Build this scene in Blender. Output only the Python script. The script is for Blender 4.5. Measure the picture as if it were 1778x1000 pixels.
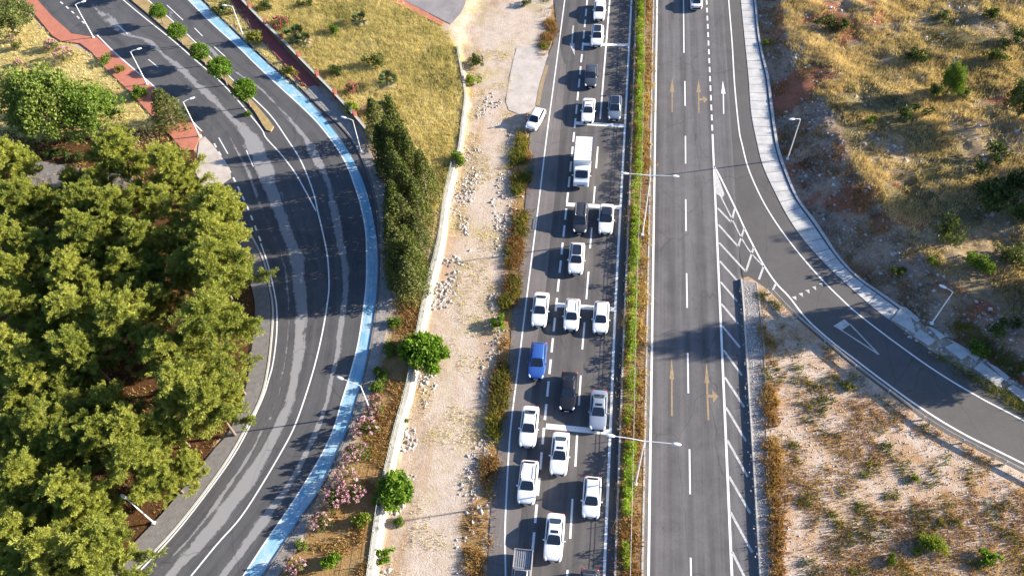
import bpy, bmesh, math, random
import numpy as np
from mathutils import Vector, Matrix, noise as mnoise
for o in list(bpy.data.objects): bpy.data.objects.remove(o)
SC = bpy.context.scene
COL = SC.collection
rad = math.radians
# ------------------------------------------------------------------ camera
FPX, CAMH = 1400.0, 76.3
def _cam():
    c = np.array([889., 500.]); phi = rad(4.0); vp = np.array([1163., -1450.])
    d = np.array([math.sin(phi), math.cos(phi)]); t = -(vp - c) @ d / FPX
    n = c + FPX / t * d
    ray = lambda p: np.array([p[0] - c[0], -(p[1] - c[1]), -FPX])
    up = -ray(n); up /= np.linalg.norm(up)
    y = ray(vp); y -= up * (y @ up); y /= np.linalg.norm(y)
    x = np.cross(y, up)
    return np.array([x, y, up])
RM = _cam()
cam_d = bpy.data.cameras.new('camera'); cam = bpy.data.objects.new('camera', cam_d); COL.objects.link(cam)
m4 = Matrix([[*RM[0], 0], [*RM[1], 0], [*RM[2], CAMH], [0, 0, 0, 1]])
cam.matrix_world = m4
cam_d.sensor_fit = 'HORIZONTAL'; cam_d.sensor_width = 36.0; cam_d.lens = FPX / 1778 * 36.0
cam_d.clip_start = 0.5; cam_d.clip_end = 6000
SC.camera = cam
# ------------------------------------------------------------------ light
SUN_AZ, SUN_EL = 14.5, 18.5           # azimuth measured from +X towards +Y
w = bpy.data.worlds.new('World'); SC.world = w; w.use_nodes = True
nt = w.node_tree; bg = nt.nodes['Background']
sky = nt.nodes.new('ShaderNodeTexSky'); sky.sky_type = 'NISHITA'; sky.sun_disc = False
sky.sun_elevation = rad(SUN_EL); sky.sun_rotation = rad(90 - SUN_AZ)
tint = nt.nodes.new('ShaderNodeMix'); tint.data_type = 'RGBA'; tint.blend_type = 'MULTIPLY'; tint.inputs[0].default_value = 1.0; tint.inputs[7].default_value = (.76, .96, 1.30, 1)
nt.links.new(sky.outputs[0], tint.inputs[6]); nt.links.new(tint.outputs[2], bg.inputs[0]); bg.inputs[1].default_value = 0.068
sl = bpy.data.lights.new('sun', 'SUN'); sl.energy = 5.0; sl.angle = rad(0.5); sl.color = (1.0, 0.90, 0.76)
so = bpy.data.objects.new('sun', sl); COL.objects.link(so)
sd = Vector((math.cos(rad(SUN_AZ)) * math.cos(rad(SUN_EL)), math.sin(rad(SUN_AZ)) * math.cos(rad(SUN_EL)), math.sin(rad(SUN_EL))))
so.rotation_euler = sd.to_track_quat('Z', 'Y').to_euler(); so.location = sd * 150
SC.view_settings.view_transform = 'Standard'; SC.view_settings.look = 'None'
SC.view_settings.exposure = 1.6; SC.view_settings.gamma = 1.0
SC.render.engine = 'CYCLES'; SC.cycles.max_bounces = 5; SC.cycles.transparent_max_bounces = 6
# ------------------------------------------------------------------ helpers
RNG = np.random.default_rng(7); random.seed(7)
def P(px, py, z=0.0):
    r = RM @ np.array([px - 889., -(py - 500.), -FPX]); t = (z - CAMH) / r[2]
    return np.array([r[0] * t, r[1] * t, z])
def proj(A):
    q = (np.asarray(A) - np.array([0, 0, CAMH])) @ RM
    return np.stack([889 + q[:, 0] * FPX / -q[:, 2], 500 - q[:, 1] * FPX / -q[:, 2]], 1)
def W(pts, z=0.0): return np.array([P(a, b, z) for a, b in pts])
def ext(p, a=0, b=0):
    p = [tuple(map(float, q)) for q in p]
    def e(q, r, d):
        v = np.array(q) - np.array(r); v /= np.linalg.norm(v); return tuple(np.array(q) + v * d)
    if a: p = [e(p[0], p[1], a)] + p
    if b: p = p + [e(p[-1], p[-2], b)]
    return p
def resample(A, step=None, n=None, smooth=True):
    A = np.asarray(A, float)
    if smooth and len(A) > 2:
        B = np.vstack([2 * A[0] - A[1], A, 2 * A[-1] - A[-2]]); out = []
        for i in range(1, len(B) - 2):
            p0, p1, p2, p3 = B[i - 1:i + 3]
            for t in np.linspace(0, 1, 10, endpoint=False):
                out.append(0.5 * (2 * p1 + (p2 - p0) * t + (2 * p0 - 5 * p1 + 4 * p2 - p3) * t ** 2 + (3 * p1 - p0 - 3 * p2 + p3) * t ** 3))
        out.append(A[-1]); A = np.array(out)
    s = np.r_[0, np.cumsum(np.linalg.norm(np.diff(A, axis=0), axis=1))]
    if n is None: n = max(2, int(s[-1] / step) + 1)
    u = np.linspace(0, s[-1], n)
    return np.stack([np.interp(u, s, A[:, k]) for k in range(A.shape[1])], 1), u
def inpoly(X, Y, poly):
    poly = np.asarray(poly, float); ins = np.zeros(X.shape, bool); n = len(poly); j = n - 1
    for i in range(n):
        xi, yi = poly[i][:2]; xj, yj = poly[j][:2]
        c = ((yi > Y) != (yj > Y)) & (X < (xj - xi) * (Y - yi) / (yj - yi + 1e-12) + xi)
        ins ^= c; j = i
    return ins
def dpoly(X, Y, line):
    best = np.full(X.shape, 1e9)
    for (ax, ay), (bx, by) in zip(line[:-1, :2], line[1:, :2]):
        dx, dy = bx - ax, by - ay; L = dx * dx + dy * dy + 1e-12
        t = np.clip(((X - ax) * dx + (Y - ay) * dy) / L, 0, 1)
        best = np.minimum(best, np.hypot(X - ax - t * dx, Y - ay - t * dy))
    return best
def vnoise(X, Y, sc, seed=0):
    g = np.random.default_rng(seed).random((64, 64)); x = X / sc + 1000; y = Y / sc + 1000
    xi = np.floor(x).astype(int); yi = np.floor(y).astype(int); fx = x - xi; fy = y - yi
    fx = fx * fx * (3 - 2 * fx); fy = fy * fy * (3 - 2 * fy)
    a = g[xi % 64, yi % 64]; b = g[(xi + 1) % 64, yi % 64]; c = g[xi % 64, (yi + 1) % 64]; d = g[(xi + 1) % 64, (yi + 1) % 64]
    return (a * (1 - fx) + b * fx) * (1 - fy) + (c * (1 - fx) + d * fx) * fy
sm = lambda a, b, x: (lambda t: t * t * (3 - 2 * t))(np.clip((x - a) / (b - a), 0, 1))

def nmesh(name, V, F, mat=None, tint=None, smooth=False, uv=None):
    V = np.asarray(V, np.float32); F = np.asarray(F, np.int32); k = F.shape[1]
    me = bpy.data.meshes.new(name); me.vertices.add(len(V)); me.vertices.foreach_set('co', V.ravel())
    me.loops.add(F.size); me.loops.foreach_set('vertex_index', F.ravel())
    me.polygons.add(len(F)); me.polygons.foreach_set('loop_start', np.arange(0, F.size, k, dtype=np.int32))
    me.polygons.foreach_set('loop_total', np.full(len(F), k, np.int32))
    me.polygons.foreach_set('use_smooth', np.full(len(F), bool(smooth)))
    if tint is not None:
        a = me.attributes.new('tint', 'FLOAT', 'POINT'); a.data.foreach_set('value', np.asarray(tint, np.float32))
    if uv is not None:
        l = me.uv_layers.new(name='UVMap'); l.data.foreach_set('uv', np.asarray(uv, np.float32)[F.ravel()].ravel())
    me.update(calc_edges=True); me.validate()
    if mat: me.materials.append(mat)
    return me
def link(name, me, parent=None, loc=None, rotz=None, scale=None):
    o = bpy.data.objects.new(name, me); COL.objects.link(o)
    if parent: o.parent = parent
    if loc is not None: o.location = loc
    if rotz is not None: o.rotation_euler = (0, 0, rotz)
    if scale is not None: o.scale = scale if hasattr(scale, '__len__') else (scale,) * 3
    return o
def tag(o, label, cat, group=None, kind=None):
    o['label'] = label; o['category'] = cat
    if group: o['group'] = group
    if kind: o['kind'] = kind
    return o
def struct(o, label=None):
    o['kind'] = 'structure'
    if label: o['label'] = label; o['category'] = o.name.split('.')[0].replace('_', ' ')
    return o
def bmobj(name, bm, mat, parent=None, smooth=False, loc=None):
    me = bpy.data.meshes.new(name); bmesh.ops.recalc_face_normals(bm, faces=bm.faces); bm.to_mesh(me); bm.free()
    if smooth:
        for p in me.polygons: p.use_smooth = True
    if mat: me.materials.append(mat)
    return link(name, me, parent, loc)
def add_box(bm, c, s, rz=0, bev=0):
    r = bmesh.ops.create_cube(bm, size=1, matrix=Matrix.Translation(c) @ Matrix.Rotation(rz, 4, 'Z') @ Matrix.Diagonal((*s, 1)))
    if bev: bmesh.ops.bevel(bm, geom=list({e for v in r['verts'] for e in v.link_edges}), offset=bev, segments=2, affect='EDGES', profile=0.5)
def tube_arr(path, radii, n=6):
    path = np.asarray(path, float); V = []; F = []
    for i, p in enumerate(path):
        d = path[min(i + 1, len(path) - 1)] - path[max(i - 1, 0)]; d /= np.linalg.norm(d) + 1e-9
        a = np.cross(d, [0.31, 0.17, 0.94] if abs(d[2]) < 0.9 else [1, 0, 0]); a /= np.linalg.norm(a); b = np.cross(d, a)
        for k in range(n):
            t = 2 * math.pi * k / n; V.append(p + radii[i] * (a * math.cos(t) + b * math.sin(t)))
    for i in range(len(path) - 1):
        for k in range(n):
            F.append([i * n + k, i * n + (k + 1) % n, (i + 1) * n + (k + 1) % n, (i + 1) * n + k])
    return np.array(V), np.array(F)
def tubes(name, specs, mat, n=6):
    Vs, Fs, o = [], [], 0
    for path, r in specs:
        V, F = tube_arr(path, r, n); Vs.append(V); Fs.append(F + o); o += len(V)
    return nmesh(name, np.vstack(Vs), np.vstack(Fs), mat, smooth=True)
# ------------------------------------------------------------------ materials
class NT:
    def __init__(s, name):
        s.m = bpy.data.materials.new(name); s.m.use_nodes = True; s.t = s.m.node_tree; s.b = s.t.nodes['Principled BSDF']
        s.tc = s.t.nodes.new('ShaderNodeTexCoord')
    def n(s, t, **kw):
        nd = s.t.nodes.new(t)
        for k, v in kw.items(): setattr(nd, k, v)
        return nd
    def l(s, a, b): s.t.links.new(a, b)
    def noise(s, scale, detail=4, rough=0.6, vec='Object', mul=None, dist=0.0):
        v = s.tc.outputs[vec]
        if mul:
            mp = s.n('ShaderNodeMapping'); mp.inputs['Scale'].default_value = mul; s.l(v, mp.inputs[0]); v = mp.outputs[0]
        nd = s.n('ShaderNodeTexNoise'); nd.inputs['Scale'].default_value = scale; nd.inputs['Detail'].default_value = detail
        nd.inputs['Roughness'].default_value = rough; nd.inputs['Distortion'].default_value = dist; s.l(v, nd.inputs[0]); return nd.outputs[0]
    def ramp(s, f, stops):
        r = s.n('ShaderNodeValToRGB'); e = r.color_ramp.elements
        while len(e) < len(stops): e.new(0.5)
        for i, (p, c) in enumerate(stops):
            e[i].position = p; e[i].color = (*c, 1) if hasattr(c, '__len__') else (c, c, c, 1)
        s.l(f, r.inputs[0]); return r.outputs[0]
    def mix(s, f, a, b, bt='MIX'):
        m = s.n('ShaderNodeMix', data_type='RGBA', blend_type=bt)
        for v, i in ((f, 0), (a, 6), (b, 7)):
            if hasattr(v, 'is_linked'): s.l(v, m.inputs[i])
            else: m.inputs[i].default_value = v if i == 0 else (*v, 1)
        return m.outputs[2]
    def math(s, op, a, b=0.0):
        m = s.n('ShaderNodeMath', operation=op)
        for v, i in ((a, 0), (b, 1)):
            if hasattr(v, 'is_linked'): s.l(v, m.inputs[i])
            else: m.inputs[i].default_value = v
        return m.outputs[0]
    def out(s, col, rough=0.9, bump=None, bs=0.3, bd=0.05, spec=0.3):
        if hasattr(col, 'is_linked'): s.l(col, s.b.inputs['Base Color'])
        else: s.b.inputs['Base Color'].default_value = (*col, 1)
        s.b.inputs['Roughness'].default_value = rough; s.b.inputs['Specular IOR Level'].default_value = spec
        if bump is not None:
            b = s.n('ShaderNodeBump'); b.inputs['Strength'].default_value = bs; b.inputs['Distance'].default_value = bd
            s.l(bump, b.inputs['Height']); s.l(b.outputs[0], s.b.inputs['Normal'])
        return s.m
def plain(name, col, rough=0.5, metal=0.0, spec=0.4, var=0.12):
    t = NT(name); f = t.noise(6.0, 3); c = t.mix(f, tuple(x * (1 - var) for x in col), tuple(min(1, x * (1 + var)) for x in col))
    m = t.out(c, rough, spec=spec); t.b.inputs['Metallic'].default_value = metal; return m
def asphalt(name, c0, c1, mul=(2.2, 0.02, 1), vec='Object', light=None, lm=None, spot=0.35, lanes=None):
    t = NT(name)
    big = t.noise(1.0, 4, 0.65, vec, mul); mid = t.noise(0.35, 5, 0.7); fine = t.noise(9.0, 3, 0.8)
    c = t.mix(t.ramp(big, [(0.3, 0.0), (0.7, 1.0)]), c0, c1)
    c = t.mix(t.ramp(mid, [(0.35, 0.0), (0.75, 0.55)]), c, tuple(x * 1.25 for x in c1))
    c = t.mix(0.8, c, t.ramp(fine, [(0.25, 1 - spot), (0.75, 1 + spot * .0)]), 'MULTIPLY')
    if lanes is not None:
        sx = t.n('ShaderNodeSeparateXYZ'); t.l(t.tc.outputs['Object'], sx.inputs[0])
        wv_ = t.math('SINE', t.math('ADD', t.math('MULTIPLY', sx.outputs[0], 2 * math.pi / 1.75), lanes)); br = t.noise(1.0, 3, .6, 'Object', (.5, .05, 1))
        k = t.math('MULTIPLY', t.math('ADD', t.math('MULTIPLY', wv_, .5), .5), t.ramp(br, [(.35, 0), (.6, 1)]))
        c = t.mix(t.math('MULTIPLY', k, .55), c, tuple(x * .62 for x in c0))
        oil = t.ramp(t.noise(1.0, 4, .75, 'Object', (.9, .35, 1)), [(.66, 0), (.72, .6)]); c = t.mix(oil, c, tuple(x * .45 for x in c0))
    if light: c = t.mix(lm(t), c, light)
    # hairline cracks
    v = t.n('ShaderNodeTexVoronoi', feature='DISTANCE_TO_EDGE'); v.inputs['Scale'].default_value = 0.16
    mp = t.n('ShaderNodeMapping'); mp.inputs['Scale'].default_value = (1, .45, 1); t.l(t.tc.outputs['Object'], mp.inputs[0])
    nv = t.n('ShaderNodeVectorMath', operation='ADD'); t.l(mp.outputs[0], nv.inputs[0])
    nn = t.n('ShaderNodeTexNoise'); nn.inputs['Scale'].default_value = .6; t.l(mp.outputs[0], nn.inputs[0]); t.l(nn.outputs[1], nv.inputs[1]); t.l(nv.outputs[0], v.inputs['Vector'])
    c = t.mix(t.ramp(v.outputs['Distance'], [(0.0, 0.45), (0.006, 0.0)]), c, tuple(x * .4 for x in c0))
    return t.out(c, 0.85, fine, 0.25, 0.02, 0.25)
def foliage(name, c0, c1, c2, transl=0.25):
    t = NT(name); a = t.n('ShaderNodeAttribute', attribute_name='tint')
    oi = t.n('ShaderNodeObjectInfo')
    f = t.math('ADD', t.math('MULTIPLY', a.outputs['Fac'], 0.8), t.math('MULTIPLY', oi.outputs['Random'], 0.2))
    c = t.ramp(f, [(0.0, c0), (0.5, c1), (1.0, c2)])
    m = t.out(c, 0.65, spec=0.25)
    tr = t.n('ShaderNodeBsdfTranslucent'); t.l(t.mix(1.0, c, (1.3, 1.25, .7), 'MULTIPLY'), tr.inputs[0])
    mx = t.n('ShaderNodeMixShader'); mx.inputs[0].default_value = transl
    t.l(t.b.outputs[0], mx.inputs[1]); t.l(tr.outputs[0], mx.inputs[2]); t.l(mx.outputs[0], t.t.nodes['Material Output'].inputs[0])
    return m
def streak_mask(cx, wd):
    def f(t):
        uv = t.n('ShaderNodeSeparateXYZ'); t.l(t.tc.outputs['UV'], uv.inputs[0])
        n1 = t.noise(1.0, 4, .6, 'UV', (0.05, 2.0, 1)); n2 = t.noise(1.0, 4, .75, 'UV', (0.12, 26.0, 1))
        n3 = t.noise(.9, 5, .8)
        tot = None
        for c, wv, am in cx:
            d = t.math('ABSOLUTE', t.math('SUBTRACT', t.math('ADD', uv.outputs[1], t.math('MULTIPLY', t.math('SUBTRACT', n1, .5), .16)), c))
            k = t.math('SUBTRACT', 1.0, t.math('DIVIDE', d, wv)); k = t.math('MULTIPLY', k, am)
            tot = k if tot is None else t.math('MAXIMUM', tot, k)
        s = t.math('ADD', tot, t.math('MULTIPLY', t.math('SUBTRACT', n2, .5), 1.0))
        s = t.math('ADD', s, t.math('MULTIPLY', t.math('SUBTRACT', n3, .5), 1.0)); n4 = t.noise(.07, 3, .6); s = t.math('ADD', s, t.math('MULTIPLY', t.math('SUBTRACT', n4, .5), 1.3)); mr = t.n('ShaderNodeMapRange'); t.l(uv.outputs[0], mr.inputs[0]); mr.inputs[1].default_value = 40; mr.inputs[2].default_value = 75; mr.inputs[3].default_value = -.35; mr.inputs[4].default_value = .05; s = t.math('ADD', s, mr.outputs[0])
        return t.math('MULTIPLY', t.ramp(s, [(0.42, 0), (0.56, 1)]), wd)
    return f
M = {}
M['asphalt_old'] = asphalt('asphalt_old', (.145, .128, .12), (.20, .178, .167))
M['asphalt_new'] = asphalt('asphalt_new', (.088, .081, .079), (.142, .131, .126), lanes=1.5)
M['asphalt_right'] = asphalt('asphalt_right', (.088, .082, .082), (.185, .174, .174), (1.1, 0.012, 1), lanes=.4)
M['asphalt_ramp'] = asphalt('asphalt_ramp', (.10, .093, .088), (.125, .116, .11), (.05, .05, 1))
M['asphalt_curve'] = asphalt('asphalt_curve', (.060, .060, .066), (.118, .116, .118), (0.03, 14.0, 1), 'UV', (.34, .33, .33),
                             streak_mask([(.32, .10, 1.0), (.705, .055, .85), (.19, .03, .5)], .68))
M['asphalt_street'] = asphalt('asphalt_street', (.22, .20, .195), (.33, .30, .29), (.4, .4, 1))
t = NT('road_paint'); wr = t.ramp(t.noise(5, 5, .8), [(.33, .72), (.5, 1.0)]); M['paint'] = t.out(t.mix(1.0, (.78, .77, .74), wr, 'MULTIPLY'), .7)
t = NT('old_paint'); wr = t.ramp(t.noise(4, 5, .85), [(.3, 0.0), (.62, 1.0)]); M['paint_old'] = t.out(t.mix(wr, (.26, .25, .24), (.62, .60, .57)), .7)
t = NT('yellow_paint'); wr = t.ramp(t.noise(4, 5, .8), [(.32, .0), (.66, 1.0)]); M['paint_yellow'] = t.out(t.mix(wr, (.19, .15, .11), (.42, .30, .15)), .7)
# bike lane strip
t = NT('blue_lane'); f = t.noise(1.0, 4, .7, 'UV', (0.12, 6, 1)); g = t.noise(.5, 5, .7)
c = t.mix(t.ramp(f, [(.35, 0), (.65, 1)]), (.13, .34, .47), (.28, .49, .62)); c = t.mix(t.ramp(g, [(.46, 0), (.66, .7)]), c, (.55, .61, .63)); c = t.mix(t.ramp(t.noise(1.0, 5, .8, 'UV', (.05, 9, 1)), [(.56, 0), (.68, .7)]), c, (.20, .24, .27))
wv = t.n('ShaderNodeTexVoronoi', feature='DISTANCE_TO_EDGE'); wv.inputs['Scale'].default_value = .25; t.l(t.tc.outputs['UV'], wv.inputs['Vector'])
c = t.mix(t.ramp(wv.outputs['Distance'], [(0, .5), (.012, 0)]), c, (.15, .25, .32)); M['blue'] = t.out(c, .75, g, .1)
def concrete(name, c0, c1, scale=.8):
    t = NT(name); a = t.noise(scale, 6, .7); b = t.noise(7, 4, .75)
    c = t.mix(t.ramp(a, [(.3, 0), (.7, 1)]), c0, c1); c = t.mix(.5, c, t.ramp(b, [(.3, .65), (.6, 1.0)]), 'MULTIPLY')
    return t.out(c, .9, b, .3, .03)
M['concrete'] = concrete('concrete', (.40, .39, .37), (.60, .58, .55))
M['concrete_pale'] = concrete('concrete_pale', (.40, .345, .30), (.60, .53, .47), .6)
M['wall_conc'] = concrete('wall_concrete', (.33, .30, .25), (.60, .56, .48), .7)
M['kerb'] = concrete('kerb_stone', (.42, .40, .36), (.55, .52, .47))
M['path_grey'] = concrete('grey_cobbles', (.15, .14, .135), (.24, .225, .21), 2.5)
M['path_gravel'] = concrete('grey_gravel', (.17, .155, .145), (.38, .35, .32), 2.6)
M['brick'] = concrete('red_paving', (.42, .15, .10), (.52, .20, .13), .9)
M['brick_dark'] = concrete('dark_red_paving', (.24, .060, .055), (.33, .085, .075), .9)
M['pillar'] = concrete('brick_pillar', (.33, .10, .07), (.45, .16, .10), 3)
M['wall_brown'] = concrete('brown_wall', (.16, .10, .07), (.24, .16, .12), 2)
M['ditch'] = plain('ditch', (.10, .11, .12), .9)
M['galv'] = plain('galvanised', (.55, .57, .58), .4, .6)
M['lamp_white'] = plain('lamp_paint', (.80, .80, .78), .4, 0, .5, .03)
M['wire'] = plain('wire', (.42, .46, .44), .5, .5)
M['bark'] = concrete('bark', (.20, .14, .10), (.34, .26, .20), 4)
M['bark_pale'] = concrete('pale_bark', (.30, .24, .19), (.45, .38, .31), 4)
M['bark_pine'] = concrete('pine_bark', (.16, .11, .08), (.27, .20, .15), 4)
M['pine'] = foliage('pine_needles', (.08, .115, .022), (.25, .275, .042), (.48, .47, .10), .22)
M['deci'] = foliage('broad_leaves', (.055, .10, .012), (.12, .19, .022), (.21, .29, .045))
M['deci_pale'] = foliage('pale_leaves', (.07, .11, .02), (.16, .215, .035), (.29, .33, .08))
M['ball'] = foliage('clipped_leaves', (.05, .11, .008), (.10, .19, .012), (.15, .25, .02))
M['cypress'] = foliage('cypress_leaves', (.04, .06, .014), (.10, .12, .024), (.20, .215, .04), .15)
M['cedar'] = foliage('cedar_leaves', (.045, .06, .018), (.12, .135, .034), (.22, .23, .06), .18)
M['fig'] = foliage('fig_leaves', (.07, .15, .012), (.13, .23, .02), (.20, .31, .035), .35)
M['bush'] = foliage('bush_leaves', (.045, .065, .015), (.10, .125, .03), (.18, .21, .055), .2)
M['bush_dark'] = foliage('dark_bush_leaves', (.025, .045, .010), (.055, .085, .016), (.11, .145, .03), .15)
M['bush_lime'] = foliage('lime_leaves', (.12, .17, .02), (.19, .25, .03), (.28, .33, .05), .3)
M['hedge'] = foliage('creeper_leaves', (.09, .15, .012), (.21, .31, .025), (.36, .46, .06), .3)
M['pink'] = foliage('pink_petals', (.36, .17, .22), (.47, .27, .32), (.58, .42, .44), .2)
M['red'] = foliage('red_petals', (.42, .07, .12), (.50, .12, .18), (.55, .2, .25), .2)
M['dry'] = foliage('dry_grass', (.33, .31, .10), (.62, .53, .26), (.82, .74, .48), .4)
M['dry_hill'] = foliage('hill_grass', (.29, .21, .11), (.55, .43, .24), (.76, .63, .41), .4)
M['weed'] = foliage('dry_weeds', (.17, .085, .035), (.37, .225, .085), (.60, .46, .20), .3)
M['weed_green'] = foliage('green_weeds', (.08, .10, .02), (.17, .18, .03), (.36, .32, .06), .25)
M['scrub'] = foliage('scrub_leaves', (.06, .06, .025), (.14, .125, .05), (.24, .20, .09), .2)
M['palm'] = foliage('palm_fronds', (.035, .06, .015), (.07, .10, .025), (.13, .16, .04), .15)
M['palm_dry'] = foliage('dead_fronds', (.22, .16, .09), (.34, .27, .16), (.45, .38, .24), .15)
t = NT('stone'); a = t.n('ShaderNodeAttribute', attribute_name='tint'); M['stone'] = t.out(t.ramp(a.outputs['Fac'], [(0, (.17, .14, .12)), (.5, (.34, .30, .265)), (1, (.60, .56, .52))]), .95)

# ------------------------------------------------------------------ terrain
ZW = 0.8                                                # level of everything west of the long wall
WALL_PX = [(794, 81), (801, 120), (808, 166), (803, 212), (798, 255), (787, 292), (774, 349), (764, 422), (746, 495), (733, 555), (712, 667), (691, 745), (676, 810), (660, 886), (644, 1000), (633, 1080)]
WEST_LINE = np.vstack([W([(840, -160), (818, -45), (806, 8), (786, 44)], ZW), W(WALL_PX, ZW)])
WEST_LINE = np.vstack([WEST_LINE, WEST_LINE[-1] + (WEST_LINE[-1] - WEST_LINE[-3]) * 8])
west_poly = np.vstack([[WEST_LINE[0][0], 3000, 0], WEST_LINE, [WEST_LINE[-1][0], -3000, 0], [-3000, -3000, 0], [-3000, 3000, 0]])
CHAN_OUT = ext([(1311.5, 0), (1317.5, 60), (1325, 99), (1334, 135), (1340, 180), (1345.5, 222), (1352, 260), (1365.5, 300), (1385, 345), (1418, 390), (1454, 444), (1487, 480), (1520, 504), (1568, 538), (1610, 569), (1670, 602), (1730, 641), (1770, 668)], 160, 160)
CREST = ext([(1361, 0), (1370, 60), (1386, 110), (1415, 155), (1442, 195), (1460, 236), (1482, 290), (1502, 324), (1523, 360), (1556, 396), (1604, 447), (1640, 480), (1700, 520), (1770, 575)], 160, 160)
chan_w = W(CHAN_OUT, 0); crest_w = W(CREST, 2.2)
hill_poly = np.vstack([[chan_w[0][0], 3000, 0], chan_w, [chan_w[-1][0] + 400, chan_w[-1][1] - 260, 0], [3000, -300, 0], [3000, 3000, 0]])
crest_poly = np.vstack([[crest_w[0][0], 3000, 0], crest_w, [crest_w[-1][0] + 400, crest_w[-1][1] - 260, 0], [3000, -300, 0], [3000, 3000, 0]])
def terrain(X, Y):
    X = np.asarray(X, float); Y = np.asarray(Y, float)
    s = np.where(inpoly(X, Y, west_poly), 1, -1) * dpoly(X, Y, WEST_LINE)
    wd = np.where(Y > 98, 2.5, 0.3)
    z = ZW * sm(-wd, wd * .3, s)
    inh = inpoly(X, Y, hill_poly); d = dpoly(X, Y, chan_w); dc = dpoly(X, Y, crest_w); up = inpoly(X, Y, crest_poly)
    hc = np.interp(Y, [30, 50, 62, 82, 100, 118], [1.1, 1.9, 2.4, 2.4, 1.35, 1.1])
    tt = np.where(up, 1.0, d / (d + dc + 1e-6))
    rough = (vnoise(X, Y, 3.1, 3) - .5) * .8 + (vnoise(X, Y, 1.1, 4) - .5) * .32
    hz = hc * (sm(.08, 1.0, tt) * .6 + .4 * np.clip((tt - .08) / .92, 0, 1)) + rough * sm(.12, .5, tt) + np.where(up, np.minimum(dc, 60) * .045 + (vnoise(X, Y, 9, 5) - .5) * 1.0 * sm(0, 8, dc), 0)
    return z + np.where(inh, hz, 0)
def T1(x, y): return float(terrain(np.array([x]), np.array([y]))[0])
def PT(px, py, up=0.0):
    z = 0.0
    for _ in range(12): q = P(px, py, z + up); z = .5 * z + .5 * T1(q[0], q[1])
    q = P(px, py, z + up); return np.array([q[0], q[1], T1(q[0], q[1])])

# zones painted on the ground (outlines read off the photo, laid on the terrain)
FIELD = [(400, -60), (436, 22), (500, 90), (560, 142), (625, 218), (690, 240), (722, 300), (735, 330), (748, 430), (770, 345), (790, 260), (806, 170), (794, 85), (766, 48), (674, -5), (640, -60)]
BROWNBED = [(748, 430), (690, 520), (690, 560), (662, 640), (640, 720), (590, 830), (545, 905), (500, 960), (455, 1060), (640, 1060), (664, 890), (715, 660), (740, 520)]
FOREST = [(-120, 215), (60, 240), (180, 235), (240, 215), (330, 240), (350, 320), (410, 390), (436, 470), (445, 560), (420, 690), (374, 780), (286, 890), (182, 1000), (100, 1100), (-120, 1100)]
PLANT = [(346, -60), (400, -10), (468, 85), (528, 152), (580, 200), (640, 285), (612, 262), (545, 186), (465, 114), (350, 2)]
LAWN = [(-120, -60), (20, -40), (51, 20), (95, 72), (165, 96), (230, 150), (300, 220), (320, 260), (180, 250), (-120, 240)]
RED1 = [(1405, 108), (1445, 118), (1432, 140), (1392, 172), (1352, 200), (1340, 180), (1348, 158), (1385, 125)]
VERGE = [(955, -20), (965, 60), (948, 80), (940, 100), (945, 60)], [(905, 230), (922, 250), (914, 380), (900, 500), (888, 620), (872, 745), (856, 860), (845, 1020), (800, 1060), (812, 930), (838, 800), (862, 640), (880, 470), (895, 350), (890, 280)]
ROADSIDE = [(1370, 95), (1300, -40), (1330, 110), (1340, 190), (1365, 300), (1418, 390), (1487, 480), (1568, 538), (1670, 602), (1770, 668), (1850, 720), (1850, 620), (1750, 600), (1640, 510), (1560, 450), (1500, 400), (1450, 300), (1420, 200), (1380, 130)]
DIRTPALE = [(830, 40), (960, -40), (955, 60), (890, 100), (872, 190), (880, 300), (850, 520), (820, 760), (800, 1000), (700, 1060), (720, 900), (770, 620), (800, 430), (840, 200)]
xs = np.concatenate([[-2500, -900, -400, -220, -150], np.arange(-118, 84, .5), [110, 160, 260, 500, 1000, 2500]])
ys = np.concatenate([[-1500, -500, -150, -40, -5], np.arange(10, 136, .5), [160, 220, 350, 700, 1500, 3000]])
GX, GY = np.meshgrid(xs, ys); gx, gy = GX.ravel(), GY.ravel(); gz = terrain(gx, gy)
bump = (vnoise(gx, gy, 1.3, 8) - .5) * .06
gv = np.stack([gx, gy, gz + np.where((gz < .1) | (gz > 1.2), bump, bump * .4)], 1)
infr = (gy > 5) & (np.abs(gx) < 160)
jx = (vnoise(gx, gy, 1.1, 11) - .5) * 22 + (vnoise(gx, gy, 4, 12) - .5) * 22; jy = (vnoise(gx, gy, 1.1, 13) - .5) * 20
pp = np.full((len(gx), 2), -9999.); pp[infr] = proj(gv[infr])
U, Vv = pp[:, 0] + jx, pp[:, 1] + jy
def zone(*polys):
    r = np.zeros(len(gx))
    for p in polys: r = np.maximum(r, inpoly(U, Vv, p))
    return r
def blur(a):
    A = a.reshape(GX.shape)
    for _ in range(2):
        B = A.copy(); B[1:] += A[:-1]; B[:-1] += A[1:]; B[:, 1:] += A[:, :-1]; B[:, :-1] += A[:, 1:]; A = B / 5
    return A.ravel()
hillm = inpoly(gx, gy, hill_poly)
slopem = hillm & ~inpoly(gx, gy, crest_poly)
z_grass = np.maximum(zone(FIELD), np.maximum(zone(LAWN), zone(PLANT))); z_hill = (hillm & ~slopem).astype(float)
n9 = vnoise(gx, gy, 7, 21); n4 = vnoise(gx, gy, 3, 22)
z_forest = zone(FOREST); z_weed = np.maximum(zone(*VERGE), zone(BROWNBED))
z_rock = slopem * 1.0
z_red = np.maximum(zone(RED1), np.where(hillm, sm(.60, .72, vnoise(gx, gy, 6, 31)) * sm(.4, .6, vnoise(gx, gy, 1.5, 32)), 0) * .9)
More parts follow.
